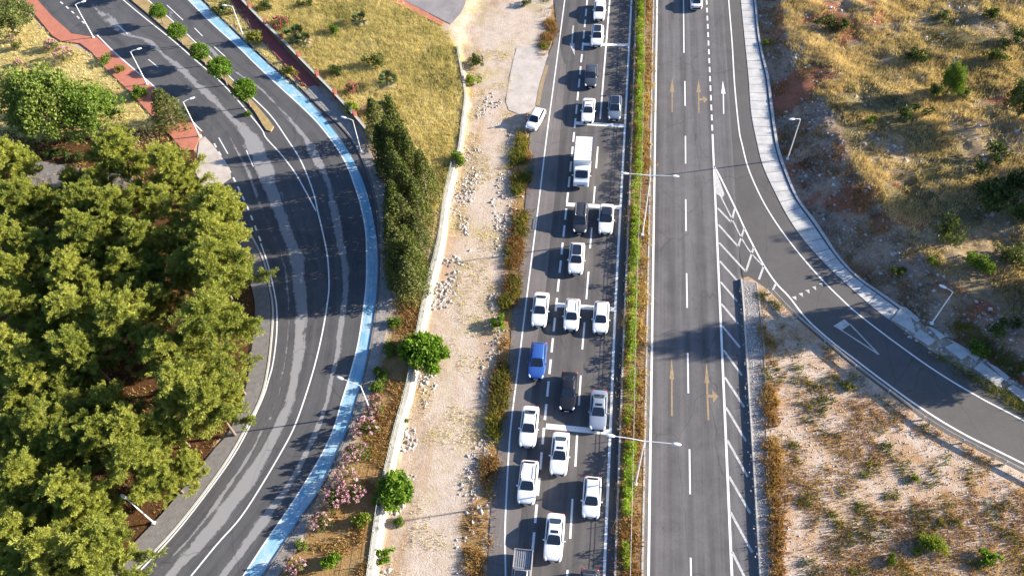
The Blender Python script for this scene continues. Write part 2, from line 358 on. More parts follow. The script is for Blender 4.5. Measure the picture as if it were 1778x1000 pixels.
z_red = np.maximum(z_red, slopem * sm(.45, .65, vnoise(gx, gy, 5, 37)) * sm(1460, 1540, pp[:, 0]) * .8)
z_scrub = z_hill * np.clip(sm(.52, .68, n9) + sm(1560, 1700, pp[:, 0]) * sm(170, 330, pp[:, 1]) * .65, 0, 1) * .65
z_pale = np.maximum(zone(DIRTPALE), hillm * sm(.66, .74, vnoise(gx, gy, 4.5, 41)) * .8)
A1 = np.stack([blur(z_grass), blur(z_hill), blur(z_forest), np.ones(len(gx))], 1)
A2 = np.stack([blur(z_weed), blur(z_rock), blur(z_red), np.ones(len(gx))], 1)
A3 = np.stack([blur(z_scrub), blur(z_pale), np.zeros(len(gx)), np.ones(len(gx))], 1)
ny, nx = GX.shape
idx = np.arange(nx * ny).reshape(ny, nx)
GF = np.stack([idx[:-1, :-1].ravel(), idx[:-1, 1:].ravel(), idx[1:, 1:].ravel(), idx[1:, :-1].ravel()], 1)
t = NT('ground_soil')
atts = []
for nm in ('za', 'zb', 'zc'):
    a = t.n('ShaderNodeAttribute', attribute_name=nm); s3 = t.n('ShaderNodeSeparateColor'); t.l(a.outputs['Color'], s3.inputs[0]); atts += [s3.outputs[0], s3.outputs[1], s3.outputs[2]]
ga, hi, fo, we, ro, re, scb, pal, _ = atts
nL = t.noise(.18, 5, .65); nM = t.noise(.9, 5, .7); nS = t.noise(3.5, 5, .8); nX = t.noise(9, 3, .8); nTr = t.noise(1.0, 5, .7, 'Object', (.9, .08, 1))
d = t.mix(t.ramp(nM, [(.35, 0), (.65, 1)]), (.38, .28, .20), (.55, .435, .335))
d = t.mix(t.ramp(nTr, [(.46, 0), (.62, .8)]), d, (.43, .28, .17))
d = t.mix(t.math('MULTIPLY', pal, t.ramp(nM, [(.3, .3), (.6, .9)])), d, (.57, .475, .39))
d = t.mix(t.ramp(nL, [(.52, 0), (.68, .6)]), d, (.42, .34, .14))
d = t.mix(t.ramp(nS, [(.58, 0), (.68, .75)]), d, (.64, .58, .52))
def layer(base, fac, cols, sharp=(.35, .65)):
    k = t.ramp(t.math('ADD', fac, t.math('MULTIPLY', t.math('SUBTRACT', nS, .5), .8)), [(.4, 0), (.6, 1)])
    c = t.mix(t.ramp(nM, [(sharp[0], 0), (sharp[1], 1)]), cols[0], cols[1]); c = t.mix(t.ramp(nS, [(.5, 0), (.7, .8)]), c, cols[2])
    return t.mix(k, base, c)
d = layer(d, ga, [(.44, .33, .12), (.56, .45, .19), (.36, .31, .09)])
d = layer(d, hi, [(.25, .165, .09), (.38, .28, .16), (.46, .39, .30)])
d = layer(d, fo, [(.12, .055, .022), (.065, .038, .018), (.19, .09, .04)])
d = layer(d, we, [(.26, .14, .05), (.34, .22, .09), (.42, .33, .20)])
d = layer(d, ro, [(.27, .165, .11), (.38, .27, .19), (.52, .43, .35)])
d = layer(d, re, [(.37, .135, .075), (.27, .10, .06), (.42, .24, .17)])
d = layer(d, scb, [(.13, .10, .045), (.18, .15, .07), (.24, .19, .09)])
d = t.mix(.75, d, t.ramp(nX, [(.3, .6), (.55, 1.0)]), 'MULTIPLY')
M['ground'] = t.out(d, .95, t.math('ADD', nS, t.math('MULTIPLY', nX, .4)), .7, .12, .1)
gm = nmesh('ground', gv, GF, M['ground'], smooth=True)
for nm, A in (('za', A1), ('zb', A2), ('zc', A3)):
    a = gm.color_attributes.new(nm, 'FLOAT_COLOR', 'POINT'); a.data.foreach_set('color', A.astype(np.float32).ravel())
ground = struct(link('ground', gm), 'dry ground of pale dirt, straw grass, forest floor and stony hillside')

# ------------------------------------------------------------------ sheets and strips
def strip(name, L, R, mat, z, n=120, parent=None, thick=0.0, cols=1):
    A, u = resample(L, n=n); B, _ = resample(R, n=n)
    V = []; UV = []; F = []
    k = cols + 1
    for i in range(n):
        for j in range(k):
            f = j / cols; V.append([*(A[i, :2] * (1 - f) + B[i, :2] * f), z]); UV.append([u[i], f])
    for i in range(n - 1):
        for j in range(cols): F.append([i * k + j, i * k + j + 1, (i + 1) * k + j + 1, (i + 1) * k + j])
    if thick:
        o = len(V)
        for i in range(n): V.append([*A[i, :2], z - thick]); UV.append([u[i], 0])
        for i in range(n): V.append([*B[i, :2], z - thick]); UV.append([u[i], 1])
        for i in range(n - 1):
            F.append([i * k, (i + 1) * k, o + i + 1, o + i]); F.append([i * k + cols, (i + 1) * k + cols, o + n + i + 1, o + n + i])
    me = nmesh(name, V, F, mat, uv=UV)
    return link(name, me, parent)
def sheet(name, poly, mat, z, thick=0.0, parent=None):
    bm = bmesh.new(); vs = [bm.verts.new((p[0], p[1], z)) for p in poly]; f = bm.faces.new(vs)
    if thick:
        r = bmesh.ops.extrude_face_region(bm, geom=[f])
        for v in r['geom']:
            if isinstance(v, bmesh.types.BMVert): v.co.z -= thick
    bmesh.ops.triangulate(bm, faces=bm.faces[:])
    return bmobj(name, bm, mat, parent)
def stripe_geo(line, wd, z, dash=None, w2=None, smooth=True):
    A, u = resample(line, step=.5, smooth=smooth); V = []; F = []
    segs = [(0, u[-1])] if dash is None else dash
    for a, b in segs:
        uu = np.unique(np.r_[a, u[(u > a) & (u < b)], b]); q = np.stack([np.interp(uu, u, A[:, k]) for k in (0, 1)], 1)
        d = np.gradient(q, axis=0) if len(q) > 2 else np.repeat((q[-1] - q[0])[None], len(q), 0)
        d /= np.linalg.norm(d, axis=1)[:, None] + 1e-9; nrm = np.stack([-d[:, 1], d[:, 0]], 1)
        o = len(V)
        for i in range(len(q)):
            V.append([*(q[i] + nrm[i] * wd / 2), z]); V.append([*(q[i] - nrm[i] * wd / 2), z])
        for i in range(len(q) - 1): F.append([o + 2 * i, o + 2 * i + 1, o + 2 * i + 3, o + 2 * i + 2])
    return V, F
def marks(name, items, mat, parent):
    Vs, Fs = [], []
    for V, F in items:
        o = len(Vs); Vs += V; Fs += [[i + o for i in f] for f in F]
    me = bpy.data.meshes.new(name); me.from_pydata([tuple(map(float, v)) for v in Vs], [], Fs); me.materials.append(mat)
    return link(name, me, parent)
def per(length, period, dash, off=0.0):
    out = []; a = off
    while a < length: out.append((a, min(a + dash, length))); a += period
    return out
def plen(line): return resample(line, step=.5)[1][-1]
def poly_px(pts, z): q = W(pts, z); return ([list(v) for v in q], [list(range(len(q)))])
RZ = .06
# left (southbound) carriageway
HL = ext([(969, 0), (967, 30), (961, 72), (953, 95), (948, 107), (947, 116), (940, 150), (932, 185), (921, 232), (919, 250), (917, 292), (911, 370), (904, 448), (897, 500), (890, 540), (885, 620), (877, 690), (870, 750), (861, 812), (853, 886), (846, 1000)], 170, 110)
HR = ext([(1104, 0), (1095, 260), (1085, 500), (1076, 724), (1066, 1000)], 170, 110)
hw = struct(strip('southbound_road', W(HL), W(HR), M['asphalt_old'], RZ, 160, thick=.2), 'left carriageway of the highway, grey asphalt packed with queueing cars')
DK = ext([(964, 20), (968, 60), (978, 108), (983, 118), (972, 240), (966, 318), (957, 396), (948, 500), (932, 600), (922, 690), (914, 800), (906, 885), (898, 961), (893, 1000)], 150, 100)
o = strip('dark_resurfaced_lanes', W(DK), W(ext([(1103, 0), (1084, 500), (1065.5, 1000)], 150, 100)), M['asphalt_new'], RZ + .004, 120, hw)
zm = RZ + .009
EDGE_L = ext([(980.7, 0), (965, 120), (949, 240), (934, 365), (918, 490), (902, 620), (887, 740), (881, 830), (877, 920), (878, 1000)], 150, 80)
EDGE_R = ext([(1096.5, 0), (1084, 240), (1070.5, 490), (1060, 740), (1049, 1000)], 150, 80)
L12 = ext([(1019.7, 0), (996, 240), (970, 490), (945, 740), (922, 984)], 150, 80)
L23a = ext([(1058.8, 0), (1042, 208)], 150, 0)
it = [stripe_geo(W(EDGE_L), .16, zm), stripe_geo(W(EDGE_R), .26, zm), stripe_geo(W(L12), .24, zm, per(plen(W(L12)), 2.75, 1.85)), stripe_geo(W(L23a), .22, zm)]
for a, b in (((1038, 255.6), (1035, 293)), ((1033, 324.5), (1030.5, 354)), ((1027.5, 396), (1024.5, 432)), ((1022, 472), (1018, 520)), ((1015, 560), (1011, 607)), ((1008.5, 652), (1005, 704)), ((1002, 755), (999, 810)), ((994, 866), (990, 935)), ((985.5, 989), (981, 1050))):
    it.append(stripe_geo(W([a, b]), .2, zm, smooth=False))
marks('lane_marking', it, M['paint'], hw)
it = []
for p, q in (((1013, 78), (1092.5, 79.3)), ((999, 214.5), (1086, 219.7)), ((983, 355.7), (1077, 361)), ((966.5, 530), (1069, 538)), ((948, 740), (1060, 751))):
    it.append(stripe_geo(W([p, q]), .62, zm + .004, smooth=False))
marks('stop_bar', it, M['paint'], hw)
def arrow(tail, neck, tip, wd, hw_, z, extra=None):
    a, b, c = W([tail, neck, tip], z); d = (c - a) / np.linalg.norm(c - a); n = np.array([-d[1], d[0], 0])
    V = [a + n * wd / 2, b + n * wd / 2, b + n * hw_ / 2, c, b - n * hw_ / 2, b - n * wd / 2, a - n * wd / 2]
    return ([list(v) for v in V], [list(range(7))])
marks('arrow_marking', [arrow((995.5, 45), (993, 76), (998, 97), .22, .75, zm)], M['paint_old'], hw)
# right (northbound) carriageway and ramp
vpx = lambda x, y0, y: 1163 + (x - 1163) * (y + 1450) / (y0 + 1450)
RL = [(vpx(1135.4, 0, y), y) for y in (-170, 0, 260, 500, 750, 1000, 1110)]
RRt = [(vpx(1286, 482, y), y) for y in (-170, 0, 200, 482)] + [(1291, 530), (1298, 650), (1307, 800), (1320, 1000), (1328, 1110)]
nb = struct(strip('northbound_road', W(RL), W(RRt), M['asphalt_right'], RZ + .004, 140, thick=.2), 'right carriageway of the highway, nearly empty grey asphalt with arrows')
RAMP_R = ext([(1286, 0), (1292, 60), (1299.5, 135), (1304, 195), (1314.5, 250), (1325, 290), (1346, 336), (1370, 381), (1400, 423), (1442, 468), (1484, 507), (1520, 538), (1562, 569), (1610, 605), (1649, 629), (1700, 662), (1778, 707)], 170, 620)
RAMP_L = [(vpx(1280, 482, -170), -170), (vpx(1280, 482, 0), 0), (vpx(1280, 482, 240), 240), (1285, 450), (1300, 500), (1330, 522), (1358, 548), (1388, 575), (1430, 610), (1468, 642), (1522, 684), (1566, 718), (1610, 752), (1690, 800), (1778, 845), (1930, 925), (2330, 1140)]
rp = struct(strip('exit_ramp', W(RAMP_L), W(RAMP_R), M['asphalt_ramp'], RZ, 150, thick=.2), 'curving exit ramp of dark asphalt sweeping to the right')
zr = RZ + .012
it = [stripe_geo(W([(vpx(1141, 0, y), y) for y in (-150, 300, 700, 1080)]), .24, zr)]
MAINR = [(vpx(1237, 234, y), y) for y in (234, 400, 600, 800, 1080)]
it.append(stripe_geo(W(MAINR), .24, zr))
sh = W([(vpx(1237, 234, y), y) for y in (228, 100, 0, -150)]); it.append(stripe_geo(sh, .22, zr, per(plen(sh), 2.0, 1.15)))
for a, b in (((1186.5, -20), (1187.5, 93)), ((1189, 142), (1189.5, 185)), ((1190, 237), (1190.3, 285)), ((1190.5, 347), (1191, 402)), ((1192, 475), (1193, 535)), ((1194, 613), (1195, 683)), ((1197, 780), (1198, 858)), ((1199, 968), (1201, 1060))):
    it.append(stripe_geo(W([a, b]), .17, zr, smooth=False))
marks('lane_marking', it, M['paint'], nb)
it = [arrow((1167, 195), (1167, 160), (1167, 135), .18, .62, zr), arrow((1213.5, 196), (1213, 161), (1213, 137), .18, .62, zr), arrow((1213, 173), (1221, 173), (1229, 173), .45, 1.5, zr + .004),
      arrow((1166.5, 722), (1166.5, 658), (1166, 620), .2, .5, zr), arrow((1230, 729), (1227.5, 665), (1226.5, 628), .2, .5, zr), arrow((1228, 687), (1237, 688), (1247, 688), .35, 1.6, zr + .004)]
marks('arrow_marking', it, M['paint_yellow'], nb)
marks('arrow_marking', [arrow((1256.5, 198), (1256, 163), (1255, 140), .16, .6, zr)], M['paint'], nb)
OUTG = ext([(1239.5, 289), (1250, 307.5), (1277, 363), (1292, 396), (1308.5, 429), (1326.5, 462), (1348, 493), (1370, 516), (1400, 554), (1442, 592), (1481, 622), (1535, 663), (1595, 706), (1670, 752), (1778, 806)], 0, 580)
it = [stripe_geo(W(OUTG), .2, zr)]
INN = [(1242, 322), (1253, 345), (1271, 381), (1289, 417), (1305, 441), (1326, 464)]
RAMPLINE = ext([(1265, 0), (1271, 75), (1275.5, 150), (1283, 225), (1288, 250), (1299.5, 294), (1322, 345), (1349, 390), (1385, 438), (1424, 483), (1460, 519), (1490, 546), (1550, 592), (1625, 645), (1700, 690), (1778, 731)], 150, 600)
marks('lane_marking', [stripe_geo(W(OUTG), .2, zr), stripe_geo(W(RAMPLINE), .17, zr)], M['paint'], rp)
it = [stripe_geo(W(INN), .16, zr)]
it += [poly_px([(1240.3, 292), (1247, 306), (1258, 338), (1254, 343), (1243, 336)], zr - .003)]
for a, b in (((1246, 362), (1269.5, 387)), ((1247.5, 391), (1281.5, 429)), ((1248.5, 422), (1295, 472.5)), ((1249.5, 454), (1279, 487)), ((1251, 490), (1280, 524)), ((1252.5, 528), (1281.5, 563)), ((1254.5, 567), (1284.5, 603.5)), ((1256, 608), (1288, 652)), ((1258, 655), (1292, 707)), ((1260, 707), (1295, 766)), ((1262.5, 764), (1298, 828)), ((1265.5, 827), (1302.5, 891)), ((1268, 889), (1306, 959)), ((1271, 958), (1309, 1035)),
             ((1269.5, 387), (1275.5, 363)), ((1281.5, 429), (1292, 397)), ((1295, 472), (1308.5, 430)), ((1317.5, 486), (1326, 462)), ((1340, 507), (1347, 493))):
    it.append(stripe_geo(W([a, b]), .24, zr, smooth=False))
marks('hatch_marking', it, M['paint_old'], nb)
for i in range(5):   # yield teeth
    cx, cy = 1378 + i * 11.6, 517.5 - i * 5.6
it = [poly_px([(1374.5 + i * 11.7, 515.5 - i * 5.8), (1382.5 + i * 11.2, 514 - i * 5.8), (1383 + i * 11.4, 521.5 - i * 5.8)], zr) for i in range(5)]
it += [poly_px([(1447, 566), (1466, 554), (1476, 563), (1461, 574)], zr), stripe_geo(W([(1475, 563), (1526, 616)]), .16, zr + .004, smooth=False), stripe_geo(W([(1461, 574), (1525, 615.5)]), .16, zr + .008, smooth=False)]
marks('yield_marking', it, M['paint_old'], rp)
# concrete channel
CH_IN = [(a + 1.5, b) for a, b in RAMP_R]
ch_i, _ = resample(W(RAMP_R[:13] + [(1543, 555)]), n=160); _co, u_ = resample(W(CHAN_OUT[:14] + [(1552, 526), (1575, 543)]), n=1600)
ch_o = np.array([_co[np.argmin(((_co - q) ** 2).sum(1))] for q in ch_i]); ch_o[1:-1] = (ch_o[:-2] + ch_o[1:-1] + ch_o[2:]) / 3
chn = struct(strip('drainage_channel', ch_i, ch_o, M['concrete'], .10, 160, thick=.25), 'pale concrete drainage apron along the outer edge of the ramp')
mid = ch_i * .18 + ch_o * .82
strip('channel_groove', mid, ch_i * .10 + ch_o * .90, M['ditch'], .104, 160, chn)
lip = strip('channel_lip', ch_i * .10 + ch_o * .90, ch_o + (ch_o - ch_i) * .02, M['concrete'], .22, 160, chn, thick=.12)
it = []
for k in range(4, 156, 3):
    a = ch_i[k]; b = mid[min(k + 0, 159)]; it.append(stripe_geo(np.array([a, b]), .07, .106, smooth=False))
marks('panel_joint', it, M['ditch'], chn)
# soil heaps / broken end of the channel is covered later by weeds
BROKEN = [((1548, 556), (1562, 538), (1580, 552), (1590, 582)), ((1556, 532), (1572, 536), (1598, 556), (1590, 560)), ((1585, 584), (1596, 572), (1622, 592), (1612, 602)), ((1608, 566), (1622, 572), (1640, 586), (1632, 590)), ((1640, 604), (1656, 596), (1680, 618), (1668, 626)), ((1648, 592), (1664, 598), (1700, 622), (1694, 628)), ((1690, 640), (1702, 630), (1742, 660), (1730, 672)), ((1712, 630), (1730, 640), (1752, 656), (1746, 664)), ((1748, 676), (1758, 668), (1790, 690), (1780, 702))]
for i, pl in enumerate(BROKEN):
    c_ = W(pl, 0).mean(0); bm = bmesh.new(); f_ = bm.faces.new([bm.verts.new((*(q[:2] - c_[:2]), .16 + .05 * ((i * 7 + j_) % 3))) for j_, q in enumerate(W(pl, 0))])
    r_ = bmesh.ops.extrude_face_region(bm, geom=[f_])
    for v in r_['geom']:
        if isinstance(v, bmesh.types.BMVert): v.co.z -= .2
    tag(bmobj('broken_slab', bm, M['concrete'], None, False, (c_[0], c_[1], 0)), 'broken pale concrete slab left from the ruined lower end of the drainage channel', 'slab', 'broken slabs of the ruined channel')
# median
med = struct(strip('median', W([(a + .6, b) for a, b in HR], 0.3), W([(a - .6, b) for a, b in RL], .3), None, .30, 120, thick=.35, cols=4), 'raised planted median of brown soil between the carriageways')
t = NT('median_soil'); a = t.noise(.8, 5, .7); b = t.noise(4, 5, .8)
c = t.mix(t.ramp(a, [(.35, 0), (.65, 1)]), (.12, .065, .03), (.26, .15, .07)); c = t.mix(t.ramp(b, [(.45, 0), (.65, .8)]), c, (.36, .25, .13)); M['median'] = t.out(c, .95, b, .8, .1)
med.data.materials.append(M['median'])
for nm, ln, off in (('kerb', HR, 0), ('kerb', RL, 0)):
    A, _ = resample(W(ln), n=120); s = -1 if ln is RL else 1
    B = A + np.array([.18 * s, 0, 0]); k = strip('kerb', A, B, M['kerb'], .335, 120, med, thick=.3)
# island between highway and ramp
ISL_L = [(1286, 484), (1290, 530), (1297.5, 650), (1307, 800), (1319, 1000), (1327, 1110)]
GR = [(1312, 488), (1340, 509), (1370, 541), (1400, 568), (1442, 604), (1478, 634), (1535, 677), (1580, 711), (1622, 741), (1700, 783), (1778, 822), (1930, 902), (2320, 1112)]
isl_l = W(ISL_L, .3); isl_r = W(GR, .3)
ip = np.vstack([resample(isl_l, n=40)[0], W([(2200, 1160)], .3), resample(isl_r, n=50)[0][::-1], W([(1299, 480)], .3)])
isl = struct(sheet('traffic_island', ip, None, .30, .34), 'wedge of stony dry ground between highway and exit ramp')
t = NT('island_soil'); a = t.noise(.28, 5, .65); b = t.noise(1.6, 5, .75); c3 = t.noise(6.5, 4, .8)
c = t.mix(t.ramp(a, [(.36, 0), (.58, 1)]), (.38, .22, .10), (.54, .43, .34)); c = t.mix(t.ramp(b, [(.50, 0), (.68, .85)]), c, (.31, .155, .06)); c = t.mix(t.ramp(c3, [(.55, 0), (.68, .7)]), c, (.60, .53, .475))
c = t.mix(.8, c, t.ramp(c3, [(.30, .5), (.45, 1.0)]), 'MULTIPLY'); M['island'] = t.out(c, .95, c3, .8, .12)
isl.data.materials.append(M['island'])
ISL_M = [(1313, 492), (1318, 530), (1326.5, 620), (1331, 775), (1340, 925), (1343.5, 1000), (1350, 1110)]
gs = struct(strip('gravel_strip', W(ISL_L, .3), W(ISL_M, .3), M['path_gravel'], .315, 80), 'grey gravel strip along the left side of the island')
A, _ = resample(W(ISL_L, .3), n=60); strip('kerb', A + [.0, 0, 0], A + [.16, 0, 0], M['kerb'], .37, 60, gs, thick=.36)
A, _ = resample(W(ISL_M, .3), n=60); strip('kerb', A, A + [.12, 0, 0], M['kerb'], .36, 60, gs, thick=.1)

# ------------------------------------------------------------------ west side: curved road
CV_L = ext([(65, 0), (91, 29), (125, 58), (169, 66), (198, 91), (234, 122), (270, 153), (317, 195), (351, 231), (366, 268), (392, 322), (410, 365), (428.6, 401), (447, 432), (459, 464), (465, 494), (471, 535), (469, 589), (462, 640), (450, 690), (421, 750), (390, 802), (338, 873), (286, 935), (221, 1000)], 120, 130)
BL_L = ext([(325, 0), (364, 39), (416, 86), (439, 109), (478, 146), (525, 189), (556, 221), (583, 257), (602, 290), (617, 330), (627, 365), (634, 405), (635.5, 450), (635, 490), (631, 529), (621, 595), (608, 646), (592, 698), (578, 745), (556, 792), (525, 844), (491, 896), (457, 945), (421, 1000)], 120, 130)
BL_R = ext([(347, 0), (390, 41), (425, 75), (465, 112), (509, 150), (545, 185), (578, 224), (604, 262), (623, 298), (637, 335), (647, 375), (654, 415), (656, 455), (655, 490), (652, 529), (644, 586), (633, 641), (618, 698), (603, 745), (579, 800), (553, 852), (522, 896), (494, 940), (454, 1000)], 120, 130)
GUT_R = ext([(352, 0), (394, 41), (430, 75), (470, 112), (515, 148), (555, 188), (592, 222), (617, 255), (636, 297), (648, 339), (655, 380), (657.5, 420), (657, 455), (656, 490), (653, 529), (645, 586), (634, 641), (619, 698), (604, 745), (580, 800), (554, 852), (523, 896), (495, 940), (455.5, 1000)], 120, 130)
ZC = ZW + .06
cr = struct(strip('curved_road', W(CV_L, ZW), W(GUT_R, ZW), M['asphalt_curve'], ZC, 200, thick=.2), 'curved grey asphalt road bending round the pine grove')
bl = struct(strip('blue_cycle_lane', W(BL_L, ZW), W(BL_R, ZW), M['blue'], ZC + .004, 200), 'pale blue painted cycle lane along the outside of the curved road')
zc = ZC + .010
A_LOW = ext([(213, 0), (244, 26), (299, 70), (338, 104), (390, 150), (450, 219), (462, 240), (488, 268.6), (512, 300), (532.6, 336), (549, 367)], 120, 0)
A_UP = ext([(256, 0), (301.6, 39), (338, 73), (369, 104), (408, 143), (447, 178), (473, 205), (496, 238), (522, 279), (543, 331), (553, 372.6), (561, 406), (569, 448), (571.5, 495), (569, 524), (561, 573), (548, 630), (530, 690), (511, 742), (488, 786), (450, 850), (416, 901), (377, 945), (332, 1000)], 120, 130)
A_IN = [(453, 423), (465, 458), (475, 500), (480.6, 535), (480.6, 581), (474, 633), (466, 662), (457, 690), (430, 748), (400, 800), (343, 878), (294, 938), (234, 1000), (170, 1060)]
A_KB = ext([(410, 384), (428.6, 401), (447, 432), (460, 464), (466, 494), (472.5, 535), (470, 589), (463, 646), (451, 692), (421, 752), (390, 804), (338, 875), (286, 937), (221, 1002)], 0, 100)
A_E1 = [(169, 62), (198, 91), (234, 122), (270, 153), (317, 195), (351, 229)]
D_IN = [(372, 250), (403, 305), (425, 350), (439, 383), (453, 420)]
D_TOP = ext([(100, 0), (125, 21), (147, 42)], 100, 0)
it = [stripe_geo(W(A_LOW, ZW), .16, zc), stripe_geo(W(A_UP, ZW), .16, zc), stripe_geo(W(A_IN, ZW), .15, zc), stripe_geo(W(A_E1, ZW), .18, zc), stripe_geo(W([(a + 1.5, b) for a, b in BL_L], ZW), .16, zc)]
for ln, pr, ds in ((D_IN, 1.9, .9), (D_TOP, 1.9, .9)): q = W(ln, ZW); it.append(stripe_geo(q, .2, zc, per(plen(q), pr, ds)))
MIDL = ext([(158, 0), (190, 26)], 100, 0)
for ln in ([(290, 10), (318, 36)], [(338, 50), (352, 64)], [(372, 82), (392, 100)], [(205, 45), (222, 60)], [(258, 104), (275, 118)], [(380, 240), (396, 268)], [(428, 262), (440, 290)]):
    it.append(stripe_geo(W(ln, ZW), .13, zc, smooth=False))
marks('lane_marking', it, M['paint'], cr)
A, _ = resample(W(A_KB, ZW), n=90); n_ = np.gradient(A, axis=0); n_ /= np.linalg.norm(n_, axis=1)[:, None]; pn = np.stack([n_[:, 1], -n_[:, 0], 0 * n_[:, 0]], 1)
k1 = struct(strip('kerb', A, A + pn * -.2, M['kerb'], ZC + .10, 90, thick=.2), 'low pale kerb along the inside of the bend')
A, _ = resample(W(GUT_R, ZW), n=120); n_ = np.gradient(A, axis=0); n_ /= np.linalg.norm(n_, axis=1)[:, None]; pn = np.stack([n_[:, 1], -n_[:, 0], 0 * n_[:, 0]], 1)
sgn = -1 if (pn[60] @ np.array([1, 0, 0])) < 0 else 1
k2 = struct(strip('kerb', A, A + pn * .14 * sgn, M['path_grey'], ZC + .10, 120, thick=.2), 'thin dark kerb along the outer edge of the blue lane')
# foot paths
fp_l = ext([(405, 386), (414, 420), (426, 462), (436, 495), (443, 529), (442, 568), (436, 620), (427, 676), (400, 747), (374, 779), (330, 834), (286, 888), (229, 948), (182, 1000)], 0, 110)
fp_r = A_KB[:1] + A_KB[1:]
fp = struct(strip('footpath', W(fp_l, ZW), W([(a - 2, b) for a, b in fp_r], ZW), M['path_grey'], ZC + .08, 120, thick=.2), 'grey cobbled footpath between the pine grove and the bend')
vg_r = ext([(546, 148), (598, 200), (634, 252), (655, 290), (672, 330), (682, 400), (684, 470), (681, 520), (676, 555), (664, 610), (652, 659), (634, 706), (618, 745), (592, 797), (559, 850), (538, 888), (528, 925), (512, 961), (486, 995)], 0, 120)
vg_l = ext([(529, 160), (565, 196), (600, 230), (622, 262), (640, 300), (652, 340), (659, 382), (661, 420), (660.5, 455), (659.5, 490), (656, 529), (648, 586), (637, 641), (622, 698), (607, 747), (583, 802), (557, 854), (526, 898), (498, 942), (458, 1002)], 0, 110)
vg = struct(strip('gravel_path', W(vg_l, ZW), W(vg_r, ZW), M['path_gravel'], ZC + .06, 120, thick=.1), 'grey gravel path on the outside of the bend')
rs_l = ext([(402, 2), (426, 39), (465, 81), (500, 120), (526, 150)], 120); rs_r = ext([(425, 2), (465, 54), (509, 101), (537, 130), (556, 150)], 120)
rs = struct(strip('red_sidewalk', W(rs_l, ZW), W(rs_r, ZW), M['brick_dark'], ZC + .07, 40, thick=.1), 'dark red sidewalk along the garden fence')
ls = [(30, -40), (51, 14), (91, 63), (107, 73), (140, 77), (160, 92), (180, 116), (225, 160), (262, 200), (300, 240), (318, 262), (338, 262), (350, 234), (317, 197), (270, 155), (234, 124), (198, 93), (169, 67), (125, 60), (91, 30), (65, 1), (38, -40)]
lsd = struct(sheet('red_sidewalk', W(ls, ZW), M['brick'], ZC + .09, .12), 'orange red brick sidewalk on the near side of the upper left road')
ap = struct(sheet('concrete_apron', W([(346, 246), (356, 238), (372, 255), (399, 293), (402, 310), (385, 322), (352, 326), (340, 300)], ZW), M['concrete_pale'], ZC + .016), 'cracked pale concrete driveway apron beside the pine grove')
sst = struct(sheet('side_street', W([(640, -90), (699, 0), (783, 43), (800, 24), (808, 8), (822, -90)], ZW), M['asphalt_street'], ZC), 'worn pale asphalt side street at the top')
ssw = struct(sheet('red_sidewalk', W([(610, -40), (674, 0), (764, 45), (774, 41), (697, 0), (640, -40)], ZW), M['brick'], ZC + .08, .1), 'orange red sidewalk along the side street at the top')
cl = struct(sheet('concrete_lane', W([(897, 84), (930, 78), (952, 92), (951, 114), (942, 150), (930, 185), (921, 194), (905, 200), (884, 192), (878, 178), (882, 150), (889, 115)]), M['concrete_pale'], .045), 'cracked pale concrete slab beside the highway shoulder')
ys_ = struct(strip('yellow_edge_band', W([(947, 114), (936, 152), (930, 184)]), W([(953, 114), (943, 152), (937, 184)]), M['paint_yellow'], RZ + .008, 20), 'faded yellow band on the highway shoulder above the parked car')
gp_ = struct(sheet('grove_path', W([(40, 276), (95, 284), (160, 296), (230, 306), (240, 330), (160, 331), (90, 325), (30, 322)], ZW), M['path_grey'], ZW + .03), 'grey path inside the pine grove by the round shrubs')
TM = ext([(226, 0), (262, 30), (308, 70), (352, 108), (405, 155), (440, 192), (456, 218)], 120)
TMr = ext([(253, 0), (298, 39), (334, 73), (369, 107), (406, 145), (440, 178), (466, 208)], 120)
mp_ = np.vstack([resample(W(TM, ZW), n=40)[0], W([(463, 228), (471, 230), (476, 222)], ZW), resample(W(TMr, ZW), n=40)[0][::-1]])
tmn = struct(sheet('planted_median', mp_, None, ZC + .15, .2), 'narrow dry soil median with round trees'); 
t = NT('dry_soil'); a = t.noise(.9, 5, .7); b = t.noise(5, 5, .8); c = t.mix(t.ramp(a, [(.35, 0), (.65, 1)]), (.30, .20, .10), (.44, .33, .15)); c = t.mix(t.ramp(b, [(.5, 0), (.65, .7)]), c, (.24, .18, .06)); M['soil'] = t.out(c, .95, b, .7, .1)
tmn.data.materials.append(M['soil'])

# ------------------------------------------------------------------ walls and fences
def wall_profile(name, A, prof, mat, parent):     # prof: list of (offset to the east, z)
    n_ = np.gradient(A, axis=0); n_[:, 2] = 0; n_ /= np.linalg.norm(n_, axis=1)[:, None]; e = np.stack([n_[:, 1], -n_[:, 0]], 1)
    if e[:, 0].mean() < 0: e = -e
    V = []; F = []; k = len(prof)
    for i in range(len(A)):
        for o, z in prof: V.append([A[i, 0] + e[i, 0] * o, A[i, 1] + e[i, 1] * o, z])
    for i in range(len(A) - 1):
        for j in range(k - 1): F.append([i * k + j, i * k + j + 1, (i + 1) * k + j + 1, (i + 1) * k + j])
    return link(name, nmesh(name, V, F, mat), parent), e
def empty(name, loc): 
    o = bpy.data.objects.new(name, None); COL.objects.link(o); o.location = loc; o.empty_display_size = .5; return o
def wall_obj(px, label, prof):
    A, u = resample(W(px, ZW), step=1.0)
    return A, u
WLOW = WALL_PX[5:]; WUP = WALL_PX[:6]
A, u = resample(W(WLOW, ZW), step=1.0)
rw, e = wall_profile('retaining_wall', A, [(-.3, .4), (-.3, ZW + .22), (.14, ZW + .22), (.55, -.1)], M['wall_conc'], None)
tag(rw, 'long pale concrete retaining wall with sloping face beside the dirt track', 'wall')
